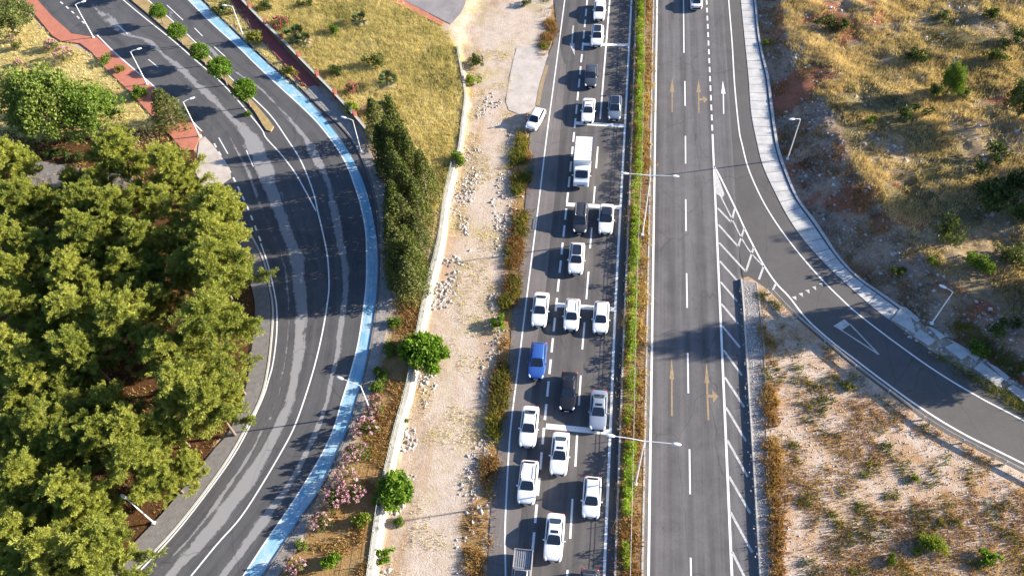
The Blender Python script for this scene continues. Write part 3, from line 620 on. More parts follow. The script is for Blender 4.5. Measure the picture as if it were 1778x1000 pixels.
wf = tag(empty('wire_fence', (A[0][0], A[0][1], ZW)), 'thin wire fence on posts along the top of the retaining wall', 'fence')
for i in range(0, len(A), 3):
    bm = bmesh.new(); add_box(bm, (A[i, 0] - wf.location.x - e[i, 0] * .2, A[i, 1] - wf.location.y - e[i, 1] * .2, .65), (.06, .06, .95)); bmobj('post', bm, M['wire'], wf)
sp = []
for h in (.35, .65, .95, 1.1):
    sp.append((np.stack([A[:, 0] - e[:, 0] * .2 - wf.location.x, A[:, 1] - e[:, 1] * .2 - wf.location.y, np.full(len(A), h)], 1), [.012] * len(A)))
link('wire', tubes('wire', sp, M['wire'], 4), wf)
A, u = resample(W(WUP, ZW), step=1.0)
uw, e = wall_profile('boundary_wall', A, [(-.16, -.1), (-.16, ZW + .3), (.16, ZW + .3), (.22, -.1)], M['wall_conc'], None)
tag(uw, 'low pale concrete wall closing the dry grass plot on its right side', 'wall')
# garden fence with brick pillars
GF_ = ext([(416, 0), (452, 38), (496, 81), (545, 131), (582, 169), (629, 221), (650, 250)], 60)
A, u = resample(W(GF_, ZW), step=.6)
gfe = tag(empty('garden_fence', (A[0][0], A[0][1], ZW)), 'low brown garden wall with brick pillars along the dark red sidewalk', 'fence')
off = np.array([gfe.location.x, gfe.location.y, 0])
w1, e = wall_profile('wall', A - off, [(-.12, -.1), (-.12, .75), (.12, .75), (.12, -.1)], M['wall_brown'], gfe)
cp, e = wall_profile('coping', A - off, [(-.17, .752), (-.17, .83), (.17, .83), (.17, .752)], M['kerb'], gfe)
for px in ((407, -14), (436, 20), (464, 48), (491, 75), (521, 106), (553, 139), (584, 171), (618, 208)):
    q = P(*px, ZW) - off; bm = bmesh.new(); add_box(bm, (q[0], q[1], .6), (.48, .48, 1.5), rad(40), .02); add_box(bm, (q[0], q[1], 1.39), (.58, .58, .1), rad(40), .02)
    bmobj('pillar', bm, M['pillar'], gfe)
sp = []
for h in (1.0, 1.2, 1.35): B = A - off; B = B.copy(); B[:, 2] = h; sp.append((B, [.018] * len(B)))
link('railing', tubes('railing', sp, M['wire'], 4), gfe)

# guard rail of the ramp
def wbeam(A, e, z0):
    prof = [(0, 0), (.05, .05), (.05, .11), (0, .155), (.05, .20), (.05, .26), (0, .31), (-.02, .31), (-.02, 0)]
    V = []; F = []; k = len(prof)
    for i in range(len(A)):
        for o, z in prof: V.append([A[i, 0] + e[i, 0] * o, A[i, 1] + e[i, 1] * o, z0 + z])
    for i in range(len(A) - 1):
        for j in range(k): F.append([i * k + j, i * k + (j + 1) % k, (i + 1) * k + (j + 1) % k, (i + 1) * k + j])
    return V, F
A, u = resample(W(GR[1:], .3), step=1.0); o0 = A[0].copy(); o0[2] = .3; n_ = np.gradient(A, axis=0); n_ /= np.linalg.norm(n_, axis=1)[:, None]; e = np.stack([-n_[:, 1], n_[:, 0]], 1)
g = tag(empty('guardrail', o0), 'galvanised steel guardrail along the inner edge of the exit ramp', 'guardrail')
V, F = wbeam(A - o0, e, .42); link('beam', nmesh('beam', V, F, M['galv'], smooth=False), g)
for i in range(0, len(A), 4):
    bm = bmesh.new(); add_box(bm, (A[i, 0] - o0[0] - e[i, 0] * .1, A[i, 1] - o0[1] - e[i, 1] * .1, .3), (.12, .12, .86), math.atan2(n_[i, 1], n_[i, 0])); bmobj('post', bm, M['galv'], g)
# fence in the median
mline = W([(1120, -60), (1117.5, 100), (1114, 262), (1106.5, 447), (1103, 560), (1098.5, 780), (1093, 1000), (1091, 1060)], .3)
A, u = resample(mline, step=.55); o0 = A[0].copy()
mf = tag(empty('median_fence', o0), 'thin steel fence running down the middle of the planted median', 'fence')
sp = []
for h in (.92, 1.06): B = A - o0; B[:, 2] = h; sp.append((B, [.02] * len(B)))
link('rail', tubes('rail', sp[:1], M['wire'], 4), mf); link('rail', tubes('rail', sp[1:], M['wire'], 4), mf)
for i in range(0, len(A), 4):
    bm = bmesh.new(); add_box(bm, (*(A[i, :2] - o0[:2]), .6), (.06, .06, 1.2)); bmobj('post', bm, M['galv'], mf)
exec_later = True
# ------------------------------------------------------------------ street lamps
def lamp_things():
    def head_mesh(L):
        bm = bmesh.new(); bmesh.ops.create_uvsphere(bm, u_segments=12, v_segments=8, radius=1)
        for v in bm.verts: v.co = Vector((v.co.x * L * .5, v.co.y * .17, v.co.z * (.10 if v.co.z > 0 else .06)))
        return bm
    def lamp(base, H, arms, label, z0, dirs, group):
        q = P(*base, z0); r = tag(empty('street_lamp', q), label, 'street lamp', group)
        link('pole', tubes('pole', [(np.array([[0, 0, 0], [0, 0, H * .5], [0, 0, H]]), [.085, .07, .05])], M['lamp_white'], 8), r)
        bm = bmesh.new(); add_box(bm, (0, 0, .12), (.34, .34, .24), 0, .03); bmobj('base_plinth', bm, M['lamp_white'], r)
        for (al, rise), az in zip(arms, dirs):
            d = np.array([math.cos(az), math.sin(az), 0]); path = np.array([[0, 0, H - .05], [*(d[:2] * al * .5), H + rise * .7], [*(d[:2] * al), H + rise]])
            a = link('arm', tubes('arm', [(path, [.05, .04, .035])], M['lamp_white'], 6), r)
            hd = bmobj('lamp_head', head_mesh(.85), M['lamp_white'], r, True); hd.location = (*(d[:2] * (al + .4)), H + rise); hd.rotation_euler = (0, 0, az)
    g1 = 'lamp posts along the upper left road'
    def az(b, hp, H, z0):
        a = P(*b, z0); c = P(*hp, z0 + H); return math.atan2(c[1] - a[1], c[0] - a[0])
    for base, tip, H, al, lab in (((163, 67), (150, 3), 6.0, .8, 'white lamp post at the top left standing where the red brick sidewalk widens'),
                                  ((256, 148), (243, 86), 5.9, .8, 'white lamp post in the middle of the upper left sidewalk, above the pale green bushes'),
                                  ((347, 238), (334, 172), 6.2, .8, 'white lamp post at the near end of the red brick sidewalk beside the concrete apron'),
                                  ((425, 70), (390, 11), 5.9, .8, 'white lamp post between the blue lane and the dark red sidewalk'),
                                  ((627, 264), (600, 206), 5.6, .9, 'white lamp post on the gravel path in front of the dark conifers'),
                                  ((645, 718), (590, 657), 6.0, 1.9, 'long armed white lamp post leaning over the blue lane beside pink oleanders'),
                                  ((268, 908), (222, 868), 5.2, .7, 'white lamp post among the pines at the lower left footpath')):
        lamp(base, H, [(al, .1)], lab, ZW, [az(base, tip, H, ZW)], g1)
    lamp((1115, 409), 10.4, [(2.4, .1), (2.3, .1)], 'tall double armed lamp post in the median near the white box truck', .3, [rad(180), rad(0)], 'double lamp posts in the median')
    lamp((1103, 841), 9.9, [(2.6, .25), (2.4, .1)], 'tall double armed lamp post in the median beside the silver sedan', .3, [rad(178), rad(-2)], 'double lamp posts in the median')
    q = PT(1367, 277)
    lamp((1367, 277), 6.9, [(.7, .1)], 'slender lamp post on the stony bank at the start of the ramp bend', q[2], [rad(190)], 'lamp posts along the ramp')
    lamp((1617, 562), 6.0, [(.7, .1)], 'slender lamp post in the shade beside the lower ramp channel', .3, [rad(150)], 'lamp posts along the ramp')
lamp_things()

# ------------------------------------------------------------------ cars
G_ = NT('car_glass'); n0 = G_.noise(3, 2); M['glass'] = G_.out(G_.mix(n0, (.012, .016, .026), (.022, .030, .045)), .06, spec=.9)
M['tyre'] = plain('tyre', (.02, .02, .02), .85); M['rim'] = plain('rim', (.45, .45, .46), .3, .8)
M['head'] = plain('headlight_glass', (.72, .74, .76), .08, 0, .9, .05); M['tail'] = plain('tail_light_glass', (.45, .02, .02), .15, 0, .8)
M['black'] = plain('black_trim', (.015, .015, .016), .35); M['plate'] = plain('number_plate', (.75, .75, .74), .5)
def paint(name, col, metal=0.0, rough=.32):
    t = NT(name); n = t.noise(2.5, 3); c = t.mix(n, tuple(x * .95 for x in col), tuple(min(1, x * 1.04) for x in col)); m = t.out(c, rough, spec=.5)
    t.b.inputs['Metallic'].default_value = metal; t.b.inputs['Coat Weight'].default_value = .6; t.b.inputs['Coat Roughness'].default_value = .08; return m
PT_ = {'white': paint('white_car_paint', (.80, .80, .79)), 'pearl': paint('pearl_car_paint', (.72, .74, .76)), 'silver': paint('silver_car_paint', (.42, .46, .52), .55), 'graphite': paint('graphite_car_paint', (.075, .085, .10), .3),
       'slate': paint('slate_car_paint', (.20, .24, .29), .4), 'black': paint('black_car_paint', (.018, .018, .022), .2), 'brown': paint('dark_mpv_paint', (.055, .055, .058), .3), 'blue': paint('blue_car_paint', (.045, .13, .42), .3), 'grey': paint('grey_pickup_paint', (.36, .34, .33), .5)}
KIND = {  # L, W, H, belt z, windscreen base, roof front, roof rear, rear base (fractions of L), rear deck height, hood height
    'sedan': (4.55, 1.80, 1.45, .90, .195, .0, -.20, -.385, .96, .88), 'suv': (4.45, 1.84, 1.63, 1.0, .23, .045, -.345, -.46, 1.06, .98),
    'hatch': (4.1, 1.76, 1.50, .93, .24, .045, -.345, -.46, 1.0, .90), 'mpv': (4.45, 1.80, 1.76, 1.02,   .29, .10, -.39, -.47, 1.06, 1.0), 'pickup': (5.2, 1.85, 1.76, 1.06, .22, .09, -.10, -.15, .62, 1.04)}
_mc = {}
def mc(key, fn):
    if key not in _mc: _mc[key] = fn()
    return _mc[key]
def bm2me(name, bm, mat, smooth=True):
    me = bpy.data.meshes.new(name); bmesh.ops.recalc_face_normals(bm, faces=bm.faces); bm.to_mesh(me); bm.free()
    if smooth:
        for p in me.polygons: p.use_smooth = True
        try: me.set_sharp_from_angle(angle=rad(38))
        except Exception: pass
    me.materials.append(mat); return me
def body_mesh(kind):
    L, Wd, H, zb, xw, xrf, xrr, xrb, dk, hd = KIND[kind]; h = Wd / 2
    st = [(-.5, .70, .42, dk * .70), (-.493, .82, .34, dk * .84), (-.478, .90, .29, dk * .94), (-.45, .955, .26, dk * .985), (-.40, .98, .25, dk), (-.30, 1, .23, dk), (-.15, 1, .22, (dk + zb) / 2), (.05, 1, .22, zb), (.18, 1, .22, hd + .03),
          (.27, .995, .23, hd), (.35, .985, .24, hd * .965), (.41, .96, .25, hd * .90), (.45, .92, .27, hd * .83), (.478, .84, .31, hd * .75), (.495, .72, .36, hd * .66), (.5, .62, .42, hd * .60)]
    if kind == 'pickup': st = [(s, (max(w_, .9) if s < -.1 else w_), b, (1.02 if s < -.12 else (1.06 if s < .1 else t_))) for s, w_, b, t_ in st]
    bm = bmesh.new(); rings = []
    for s, wf_, b, tp in st:
        y = h * wf_; x = s * L
        half = [(y * .86, b), (y * .97, b + .10), (y, b + .26), (y * 1.0, tp - .24), (y * .975, tp - .10), (y * .92, tp - .025), (y * .80, tp), (y * .4, tp + .025)]
        ring = [(-a, z) for a, z in half] + [(a, z) for a, z in half[::-1]]
        rings.append([bm.verts.new((x, a, z)) for a, z in ring])
    for r1, r2 in zip(rings[:-1], rings[1:]):
        for i in range(len(r1)): bm.faces.new((r1[i], r1[(i + 1) % len(r1)], r2[(i + 1) % len(r1)], r2[i]))
    bm.faces.new(rings[0]); bm.faces.new(rings[-1])
    if kind == 'pickup':   # sink the load bed
        for f in [f for f in bm.faces if f.normal.z > .5 or f.normal.z < -.5]: pass
    return bm2me('body', bm, PT_['white'])
def cabin_corners(kind):
    L, Wd, H, zb, xw, xrf, xrr, xrb, dk, hd = KIND[kind]; h = Wd / 2; yb, yr = h * .89, h * .69
    zf = zb + .0; zr_ = max(zb, dk - .02) if kind != 'pickup' else 1.04
    A = [(xw * L, yb, zf), (xw * L, -yb, zf), (xrb * L, -yb * .94, zr_), (xrb * L, yb * .94, zr_)]
    B = [(xrf * L, yr, H - .03), (xrf * L, -yr, H - .03), (xrr * L, -yr * .95, H - .02), (xrr * L, yr * .95, H - .02)]
    return A, B
def cabin_mesh(kind):
    A, B = cabin_corners(kind); bm = bmesh.new(); a = [bm.verts.new((p[0], p[1], p[2] - .08)) for p in A]; b = [bm.verts.new(p) for p in B]
    bm.faces.new(b); bm.faces.new(a[::-1])
    for i in range(4): bm.faces.new((a[i], a[(i + 1) % 4], b[(i + 1) % 4], b[i]))
    bmesh.ops.recalc_face_normals(bm, faces=bm.faces)
    bmesh.ops.bevel(bm, geom=[e for e in bm.edges if all(v.co.z > KIND[kind][2] - .1 for v in e.verts) or abs(e.verts[0].co.z - e.verts[1].co.z) > .2], offset=.10, segments=3, affect='EDGES', profile=.5)
    return bm2me('roof', bm, PT_['white'])
def panel(q, u0, u1, v0, v1, off, mat, name, pw=5.0, n=28):
    q = [Vector(p) for p in q]; nrm = (q[1] - q[0]).cross(q[3] - q[0]).normalized()
    bm = bmesh.new(); vs = []
    for k in range(n):
        t_ = 2 * math.pi * k / n; c, s = math.cos(t_), math.sin(t_)
        u = .5 + .5 * math.copysign(abs(c) ** (2 / pw), c); v = .5 + .5 * math.copysign(abs(s) ** (2 / pw), s)
        u = u0 + (u1 - u0) * u; v = v0 + (v1 - v0) * v
        p = (q[0] * (1 - u) + q[1] * u) * (1 - v) + (q[3] * (1 - u) + q[2] * u) * v; vs.append(p)
    cen = sum(vs, Vector()) / n
    if nrm.dot(cen - Vector((cen.x * .3, 0, .7))) < 0: nrm = -nrm
    top = [bm.verts.new(p + nrm * off) for p in vs]; bot = [bm.verts.new(p - nrm * .03) for p in vs]
    bm.faces.new(top)
    for k in range(n): bm.faces.new((top[k], top[(k + 1) % n], bot[(k + 1) % n], bot[k]))
    return bm2me(name, bm, mat, False)
def wheel_meshes(r=.33, w_=.21):
    bm = bmesh.new(); n = 20; prof = [(r * .62, -w_ / 2), (r * .93, -w_ / 2), (r, -w_ * .36), (r, w_ * .36), (r * .93, w_ / 2), (r * .62, w_ / 2)]; R_ = []
    for k in range(n):
        a = 2 * math.pi * k / n; R_.append([bm.verts.new((p * math.cos(a), y, p * math.sin(a))) for p, y in prof])
    for k in range(n):
        for j in range(len(prof) - 1): bm.faces.new((R_[k][j], R_[(k + 1) % n][j], R_[(k + 1) % n][j + 1], R_[k][j + 1]))
    ty = bm2me('tyre', bm, M['tyre'])
    bm = bmesh.new(); bmesh.ops.create_cone(bm, cap_ends=True, segments=20, radius1=r * .63, radius2=r * .63, depth=w_ * .8, matrix=Matrix.Rotation(rad(90), 4, 'X'))
    for k in range(5):
        a = 2 * math.pi * k / 5; add_box(bm, (r * .35 * math.cos(a), 0, r * .35 * math.sin(a)), (r * .16, w_ * .92, r * .16))
    return ty, bm2me('rim', bm, M['rim'], False)
def lens_mesh(name, s, mat):
    bm = bmesh.new(); bmesh.ops.create_uvsphere(bm, u_segments=12, v_segments=8, radius=1)
    for v in bm.verts: v.co = Vector((v.co.x * s[0], v.co.y * s[1], v.co.z * s[2]))
    return bm2me(name, bm, mat)
def box_mesh(name, s, mat, bev=.02):
    bm = bmesh.new(); add_box(bm, (0, 0, 0), s, 0, bev); return bm2me(name, bm, mat, False)
def setmat(o, m): o.material_slots[0].link = 'OBJECT'; o.material_slots[0].material = m
CARGRP = 'cars queueing on the left carriageway'
def make_car(px, py, kind, col, label, yaw=0.0, feats=(), up=True, cat='car', group=CARGRP, zc=.75):
    L, Wd, H, zb, xw, xrf, xrr, xrb, dk, hd = KIND[kind]
    q = P(px, py, zc + RZ); r = tag(empty('pickup_truck' if kind == 'pickup' else 'car', (q[0], q[1], RZ + .006)), label, cat, group)
    r.rotation_euler = (0, 0, rad(-90 if up else 90) + rad(yaw))
    p = PT_[col]
    b = link('body', mc(('body', kind), lambda: body_mesh(kind)), r); setmat(b, p)
    c = link('roof', mc(('roof', kind), lambda: cabin_mesh(kind)), r); setmat(c, PT_['black'] if 'blackroof' in feats else p)
    A, B = cabin_corners(kind)
    link('windscreen', mc(('ws', kind), lambda: panel([A[0], A[1], B[1], B[0]], .07, .93, .03, .93, .014, M['glass'], 'windscreen')), r)
    rwm = .50 if 'smallrear' in feats else .90
    link('rear_window', mc(('rw', kind), lambda: panel([A[2], A[3], B[3], B[2]], .09, .91, .12, .90, .014, M['glass'], 'rear_window')), r)
    link('side_window', mc(('sl', kind), lambda: panel([A[3], A[0], B[0], B[3]], .04, .95, .16, .90, .012, M['glass'], 'side_window', 7)), r)
    link('side_window', mc(('sr', kind), lambda: panel([A[1], A[2], B[2], B[1]], .05, .96, .16, .90, .012, M['glass'], 'side_window', 7)), r)
    if 'sunroof' in feats: link('sunroof', mc(('sun', kind), lambda: panel([B[0], B[1], B[2], B[3]], .2, .8, .10, .42, .016, M['glass'], 'sunroof', 8)), r)
    if 'slimroof' in feats: link('sunroof', mc(('slim', kind), lambda: panel([B[0], B[1], B[2], B[3]], .2, .8, .12, .30, .016, M['glass'], 'sunroof', 8)), r)
    if 'pano' in feats: link('glass_roof', mc(('pano', kind), lambda: panel([B[0], B[1], B[2], B[3]], .07, .93, .02, .90, .016, M['glass'], 'glass_roof', 7)), r)
    if 'rails' in feats:
        for s in (-1, 1):
            link('roof_rail', tubes('roof_rail', [(np.array([[xrr * L + .1, s * Wd * .34, H - .01], [xrr * L + .25, s * Wd * .345, H + .06], [xrf * L - .3, s * Wd * .345, H + .06], [xrf * L - .1, s * Wd * .34, H - .02]]), [.025] * 4)], M['rim'], 6), r)
    ty, rm = mc('wheel', wheel_meshes)
    for sx in (-.31, .30):
        for sy in (-1, 1):
            wv_ = empty('wheel', (0, 0, 0)); wv_.parent = r; wv_.location = (sx * L, sy * (Wd / 2 - .095), .33)
            link('tyre', ty, wv_); link('rim', rm, wv_)
    for s in (-1, 1):
        hl = link('headlight', mc('hl', lambda: lens_mesh('headlight', (.22, .13, .08), M['head'])), r, (L * .452, s * Wd * .36, hd * .76)); hl.rotation_euler = (0, rad(22), -s * rad(32))
        link('tail_light', mc('tl', lambda: lens_mesh('tail_light', (.12, .20, .09), M['tail'])), r, (-L * .478, s * Wd * .35, dk * .86 if kind != 'pickup' else .85))
        mi = link('mirror', mc('mi', lambda: box_mesh('mirror', (.14, .22, .15), PT_['white'], .045)), r, (xw * L - .42 if kind != 'pickup' else xw * L - .45, s * (Wd / 2 + .06), zb + .06)); setmat(mi, p)
    link('grille', mc('gr', lambda: box_mesh('grille', (.06, .95, .16), M['black'], .02)), r, (L * .487, 0, hd * .60))
    link('number_plate', mc('np', lambda: box_mesh('number_plate', (.03, .5, .11), M['plate'], .005)), r, (L * .504, 0, .44))
    if kind == 'pickup':
        bm = bmesh.new(); x0, x1 = -L * .485, -L * .165
        add_box(bm, ((x0 + x1) / 2, 0, 1.035), (x1 - x0, Wd * .84, .03))
        bed = bmobj('load_bed', bm, M['bed'], r)
        for k in range(7):
            bm = bmesh.new(); add_box(bm, ((x0 + x1) / 2, (k - 3) * .2, 1.062), ((x1 - x0) * .9, .08, .03), 0, .008); bmobj('bed_rib', bm, M['rim'], r)
        for s in (-1, 1):
            bm = bmesh.new(); add_box(bm, ((x0 + x1) / 2, s * Wd * .455, 1.13), (x1 - x0 + .1, .10, .26), 0, .03); bmobj('bed_side', bm, p, r)
        bm = bmesh.new(); add_box(bm, (x0 - .02, 0, 1.10), (.09, Wd * .92, .2), 0, .02); bmobj('tailgate', bm, p, r)
    return r
M['bed'] = plain('bed_liner', (.22, .22, .22), .7)
CARS = [(1041, 17, 'sedan', 'white', 'white sedan at the very top of the left carriageway, cut by the frame', 0, ()),
 (1037, 62, 'suv', 'white', 'white car with dark glass roof standing over the topmost white stop bar', 0, ('pano',)),
 (1026.5, 131, 'sedan', 'graphite', 'dark grey sedan alone between the two topmost stop bars', 0, ()),
 (1021.5, 191, 'sedan', 'white', 'white sedan with slim sunroof beside the slate grey car', 0, ('slimroof',)),
 (1067.5, 187, 'suv', 'slate', 'slate grey blue car with glass roof next to the median at the second stop bar', 0, ('pano',)),
 (1008, 379, 'mpv', 'brown', 'dark grey van like family car behind the white box truck', 0, ('rails',)),
 (1052.5, 379, 'sedan', 'white', 'white car with black roof beside the dark family car', 0, ('blackroof', 'pano')),
 (1001, 448, 'suv', 'white', 'white car with long dark glass roof standing alone in its row', 0, ('pano',)),
 (938, 536, 'sedan', 'white', 'white sedan in the left lane directly ahead of the blue car', 0, ()),
 (993, 545, 'hatch', 'white', 'white hatchback in the middle of three white cars at the fourth stop bar', 0, ('rails',)),
 (1043.5, 550, 'hatch', 'white', 'white hatchback beside the median at the fourth stop bar', 0, ()),
 (933.5, 625, 'suv', 'blue', 'bright blue car in the left lane, the only blue one', 0, ()),
 (986.5, 678, 'sedan', 'black', 'black car with pale front edge in the middle lane', 0, ()),
 (1039, 711, 'sedan', 'silver', 'silver grey sedan with sunroof stopped on the lowest stop bar', 0, ('sunroof',)),
 (918.5, 739, 'sedan', 'white', 'white sedan in the left lane beside the end of the lowest stop bar', 0, ()),
 (972, 786, 'sedan', 'white', 'white sedan with sunroof just below the lowest stop bar', 0, ('sunroof',)),
 (916.5, 836, 'suv', 'white', 'white estate car with roof rails in the left lane near the lower verge', 0, ('rails',)),
 (1027.5, 862, 'hatch', 'white', 'white boxy hatchback next to the median near the bottom', 0, ()),
 (962.5, 931, 'sedan', 'white', 'white sedan with sunroof lowest in the middle lane, beside the pickup', 0, ('sunroof',)),
 (1022.5, 1031, 'suv', 'graphite', 'dark car with blue tinted glass roof, only its rear showing at the bottom edge', 0, ('pano',))]
for px, py, kd, co, lb, yw, ft in CARS: make_car(px, py, kd, co, lb, yw, ft)
make_car(904.5, 1003, 'pickup', 'grey', 'grey pickup truck with ribbed load bed at the bottom edge', 0, ('pano',), True, 'pickup', CARGRP, .9)
make_car(930, 206, 'hatch', 'white', 'white car parked askew on the shoulder beside a standing person', -15, (), True, 'car', None)
make_car(1209, -2, 'sedan', 'pearl', 'pale silver car driving away, alone on the right carriageway at the top', 0, (), False, 'car', None)
# box truck
def box_truck():
    q = P(1011.5, 285, 1.2 + RZ); r = tag(empty('box_truck', (q[0], q[1], RZ + .006)), 'white box truck with square cargo body in the left carriageway queue', 'truck', CARGRP); r.rotation_euler = (0, 0, rad(-90))
    p = PT_['white']
    bm = bmesh.new(); add_box(bm, (-1.05, 0, 1.85), (4.3, 2.2, 2.2), 0, .04); bmobj('cargo_box', bm, p, r)
    bm = bmesh.new(); add_box(bm, (-.6, 0, .55), (5.2, 1.2, .25), 0, .03); bmobj('chassis', bm, M['black'], r)
    for k in range(4):
        bm = bmesh.new(); add_box(bm, (-2.7 + k * 1.1, 0, 2.953), (.05, 2.12, .02)); bmobj('roof_seam', bm, M['rim'], r)
    bm = bmesh.new(); add_box(bm, (1.12, 0, 2.3), (.06, 1.3, .5), 0, .02); bmobj('cooler_unit', bm, M['plate'], r)
    for s in (-1, 1):
        bm = bmesh.new(); add_box(bm, (-1.05, s * 1.105, 2.92), (4.32, .05, .08)); bmobj('roof_trim', bm, M['rim'], r)
    prof = [(1.15, .45), (1.15, 2.2), (1.45, 2.28), (2.0, 2.2), (2.75, 1.35), (3.15, 1.12), (3.3, .9), (3.32, .5), (3.2, .38)]
    bm = bmesh.new(); ra = []
    for y, f in ((-.98, .0), (-.88, 1.0), (.88, 1.0), (.98, .0)):
        ra.append([bm.verts.new((x if f else x - (.08 if x > 1.3 else 0), y, z if f else (z - .07 if z > 1 else z))) for x, z in prof])
    for a, b in zip(ra[:-1], ra[1:]):
        for i in range(len(prof)): bm.faces.new((a[i], a[(i + 1) % len(prof)], b[(i + 1) % len(prof)], b[i]))
    bm.faces.new(ra[0]); bm.faces.new(ra[-1][::-1]); c = bmobj('cab', bm, p, r)
    link('windscreen', panel([(2.72, .86, 1.40), (2.72, -.86, 1.40), (2.05, -.80, 2.16), (2.05, .80, 2.16)], .03, .97, .03, .97, .02, M['glass'], 'windscreen'), r)
    for s in (-1, 1):
        link('side_window', panel([(1.3, s * .985, 1.4), (2.5, s * .985, 1.4), (1.95, s * .95, 2.1), (1.3, s * .95, 2.1)], .04, .96, .04, .96, .02, M['glass'], 'side_window'), r)
        hl = link('headlight', mc('hl', None), r, (3.2, s * .78, .82)); hl.rotation_euler = (0, rad(50), 0)
        mi = link('mirror', mc('mi', None), r, (2.35, s * 1.12, 1.5)); setmat(mi, p)
    link('grille', mc('gr', None), r, (3.31, 0, .7)); link('number_plate', mc('np', None), r, (3.34, 0, .48))
    ty, rm = mc('wheel', wheel_meshes)
    for sx in (-2.0, 2.3):
        for sy in (-1, 1):
            wv_ = empty('wheel', (sx, sy * .88, .36)); wv_.parent = r; wv_.scale = (1.08,) * 3; link('tyre', ty, wv_); link('rim', rm, wv_)
box_truck()
# person by the parked car
def person():
    q = P(915.5, 214, RZ); r = tag(empty('person', (q[0], q[1], .05)), 'person in dark top and blue trousers standing beside the parked white car', 'person'); r.rotation_euler = (0, 0, rad(25))
    skin = plain('skin', (.45, .27, .19), .6); top = plain('dark_top', (.05, .025, .05), .9); tr = plain('blue_trousers', (.05, .07, .13), .9); hair = plain('dark_hair', (.02, .015, .012), .8); shoe = plain('shoes', (.05, .05, .05), .7)
    def skinned(name, verts, edges, radii, mat, sub=1):
        me = bpy.data.meshes.new(name); me.from_pydata(verts, edges, []); o = link(name, me, r)
        md = o.modifiers.new('skin', 'SKIN'); sv = me.skin_vertices[0].data if me.skin_vertices else None
        if sv is None:
            bm = bmesh.new(); bm.from_mesh(me); ly = bm.verts.layers.skin.verify(); bm.to_mesh(me); bm.free(); sv = me.skin_vertices[0].data
        for k, rr in enumerate(radii): sv[k].radius = (rr, rr) if not hasattr(rr, '__len__') else rr
        sv[0].use_root = True
        o.modifiers.new('sub', 'SUBSURF').render_levels = sub; me.materials.append(mat); return o
    V = [(0, 0, .93), (0, 0, 1.12), (0, 0, 1.34), (0, .01, 1.48), (0, .01, 1.56), (.02, .01, 1.66), (.03, .01, 1.75)]; R_ = [.12, .12, .13, .055, .06, .095, .07]; E = [(i, i + 1) for i in range(6)]
    for s in (-1, 1):
        b = len(V); V += [(0, s * .17, 1.40), (.03, s * .25, 1.14), (.16, s * .22, .92), (.20, s * .21, .85)]; R_ += [.06, .045, .033, .03]; E += [(2, b), (b, b + 1), (b + 1, b + 2), (b + 2, b + 3)]
        for k in range(5):
            c = len(V); dy = (k - 2) * .018; ln = (.035, .07, .08, .075, .055)[k]; V += [(.205 + (.0 if k else -.01), s * .21 + dy + (s * -.02 if k == 0 else 0), .81), (.215 + .012 * k * .3, s * .21 + dy * 1.3, .81 - ln)]; R_ += [.010, .008]; E += [(b + 3, c), (c, c + 1)]
        b = len(V); V += [(0, s * .09, .86), (.02, s * .12, .48), (-.02, s * .15, .09), (.12, s * .16, .04)]; R_ += [.09, .06, .04, .035]; E += [(0, b), (b, b + 1), (b + 1, b + 2), (b + 2, b + 3)]
    skinned('body', V, E, R_, skin, 2)
    bm = bmesh.new(); add_box(bm, (.125, .01, 1.655), (.03, .025, .04), 0, .01); bmobj('nose', bm, skin, r)
    V = [(0, 0, .95), (0, 0, 1.15), (0, 0, 1.36)]; R_ = [.15, .145, .15]; E = [(0, 1), (1, 2)]
    for s in (-1, 1): b = len(V); V += [(0, s * .18, 1.40), (.03, s * .25, 1.14), (.14, s * .225, .95)]; R_ += [.08, .062, .05]; E += [(2, b), (b, b + 1), (b + 1, b + 2)]
    skinned('shirt', V, E, R_, top)
    V = [(0, 0, .95)]; R_ = [.155]; E = []
    for s in (-1, 1): b = len(V); V += [(0, s * .09, .85), (.02, s * .12, .48), (-.02, s * .15, .10)]; R_ += [.105, .08, .06]; E += [(0, b), (b, b + 1), (b + 1, b + 2)]
    skinned('trousers', V, E, R_, tr)
    bm = bmesh.new(); bmesh.ops.create_uvsphere(bm, u_segments=14, v_segments=10, radius=.112, matrix=Matrix.Translation((.01, .01, 1.71)))
    bmesh.ops.delete(bm, geom=[v for v in bm.verts if v.co.z < 1.68 and v.co.x > .03], context='VERTS'); bmobj('hair', bm, hair, r, True)
    for s in (-1, 1): bm = bmesh.new(); add_box(bm, (.05, s * .155, .04), (.27, .10, .09), 0, .03); bmobj('shoe', bm, shoe, r)
person()

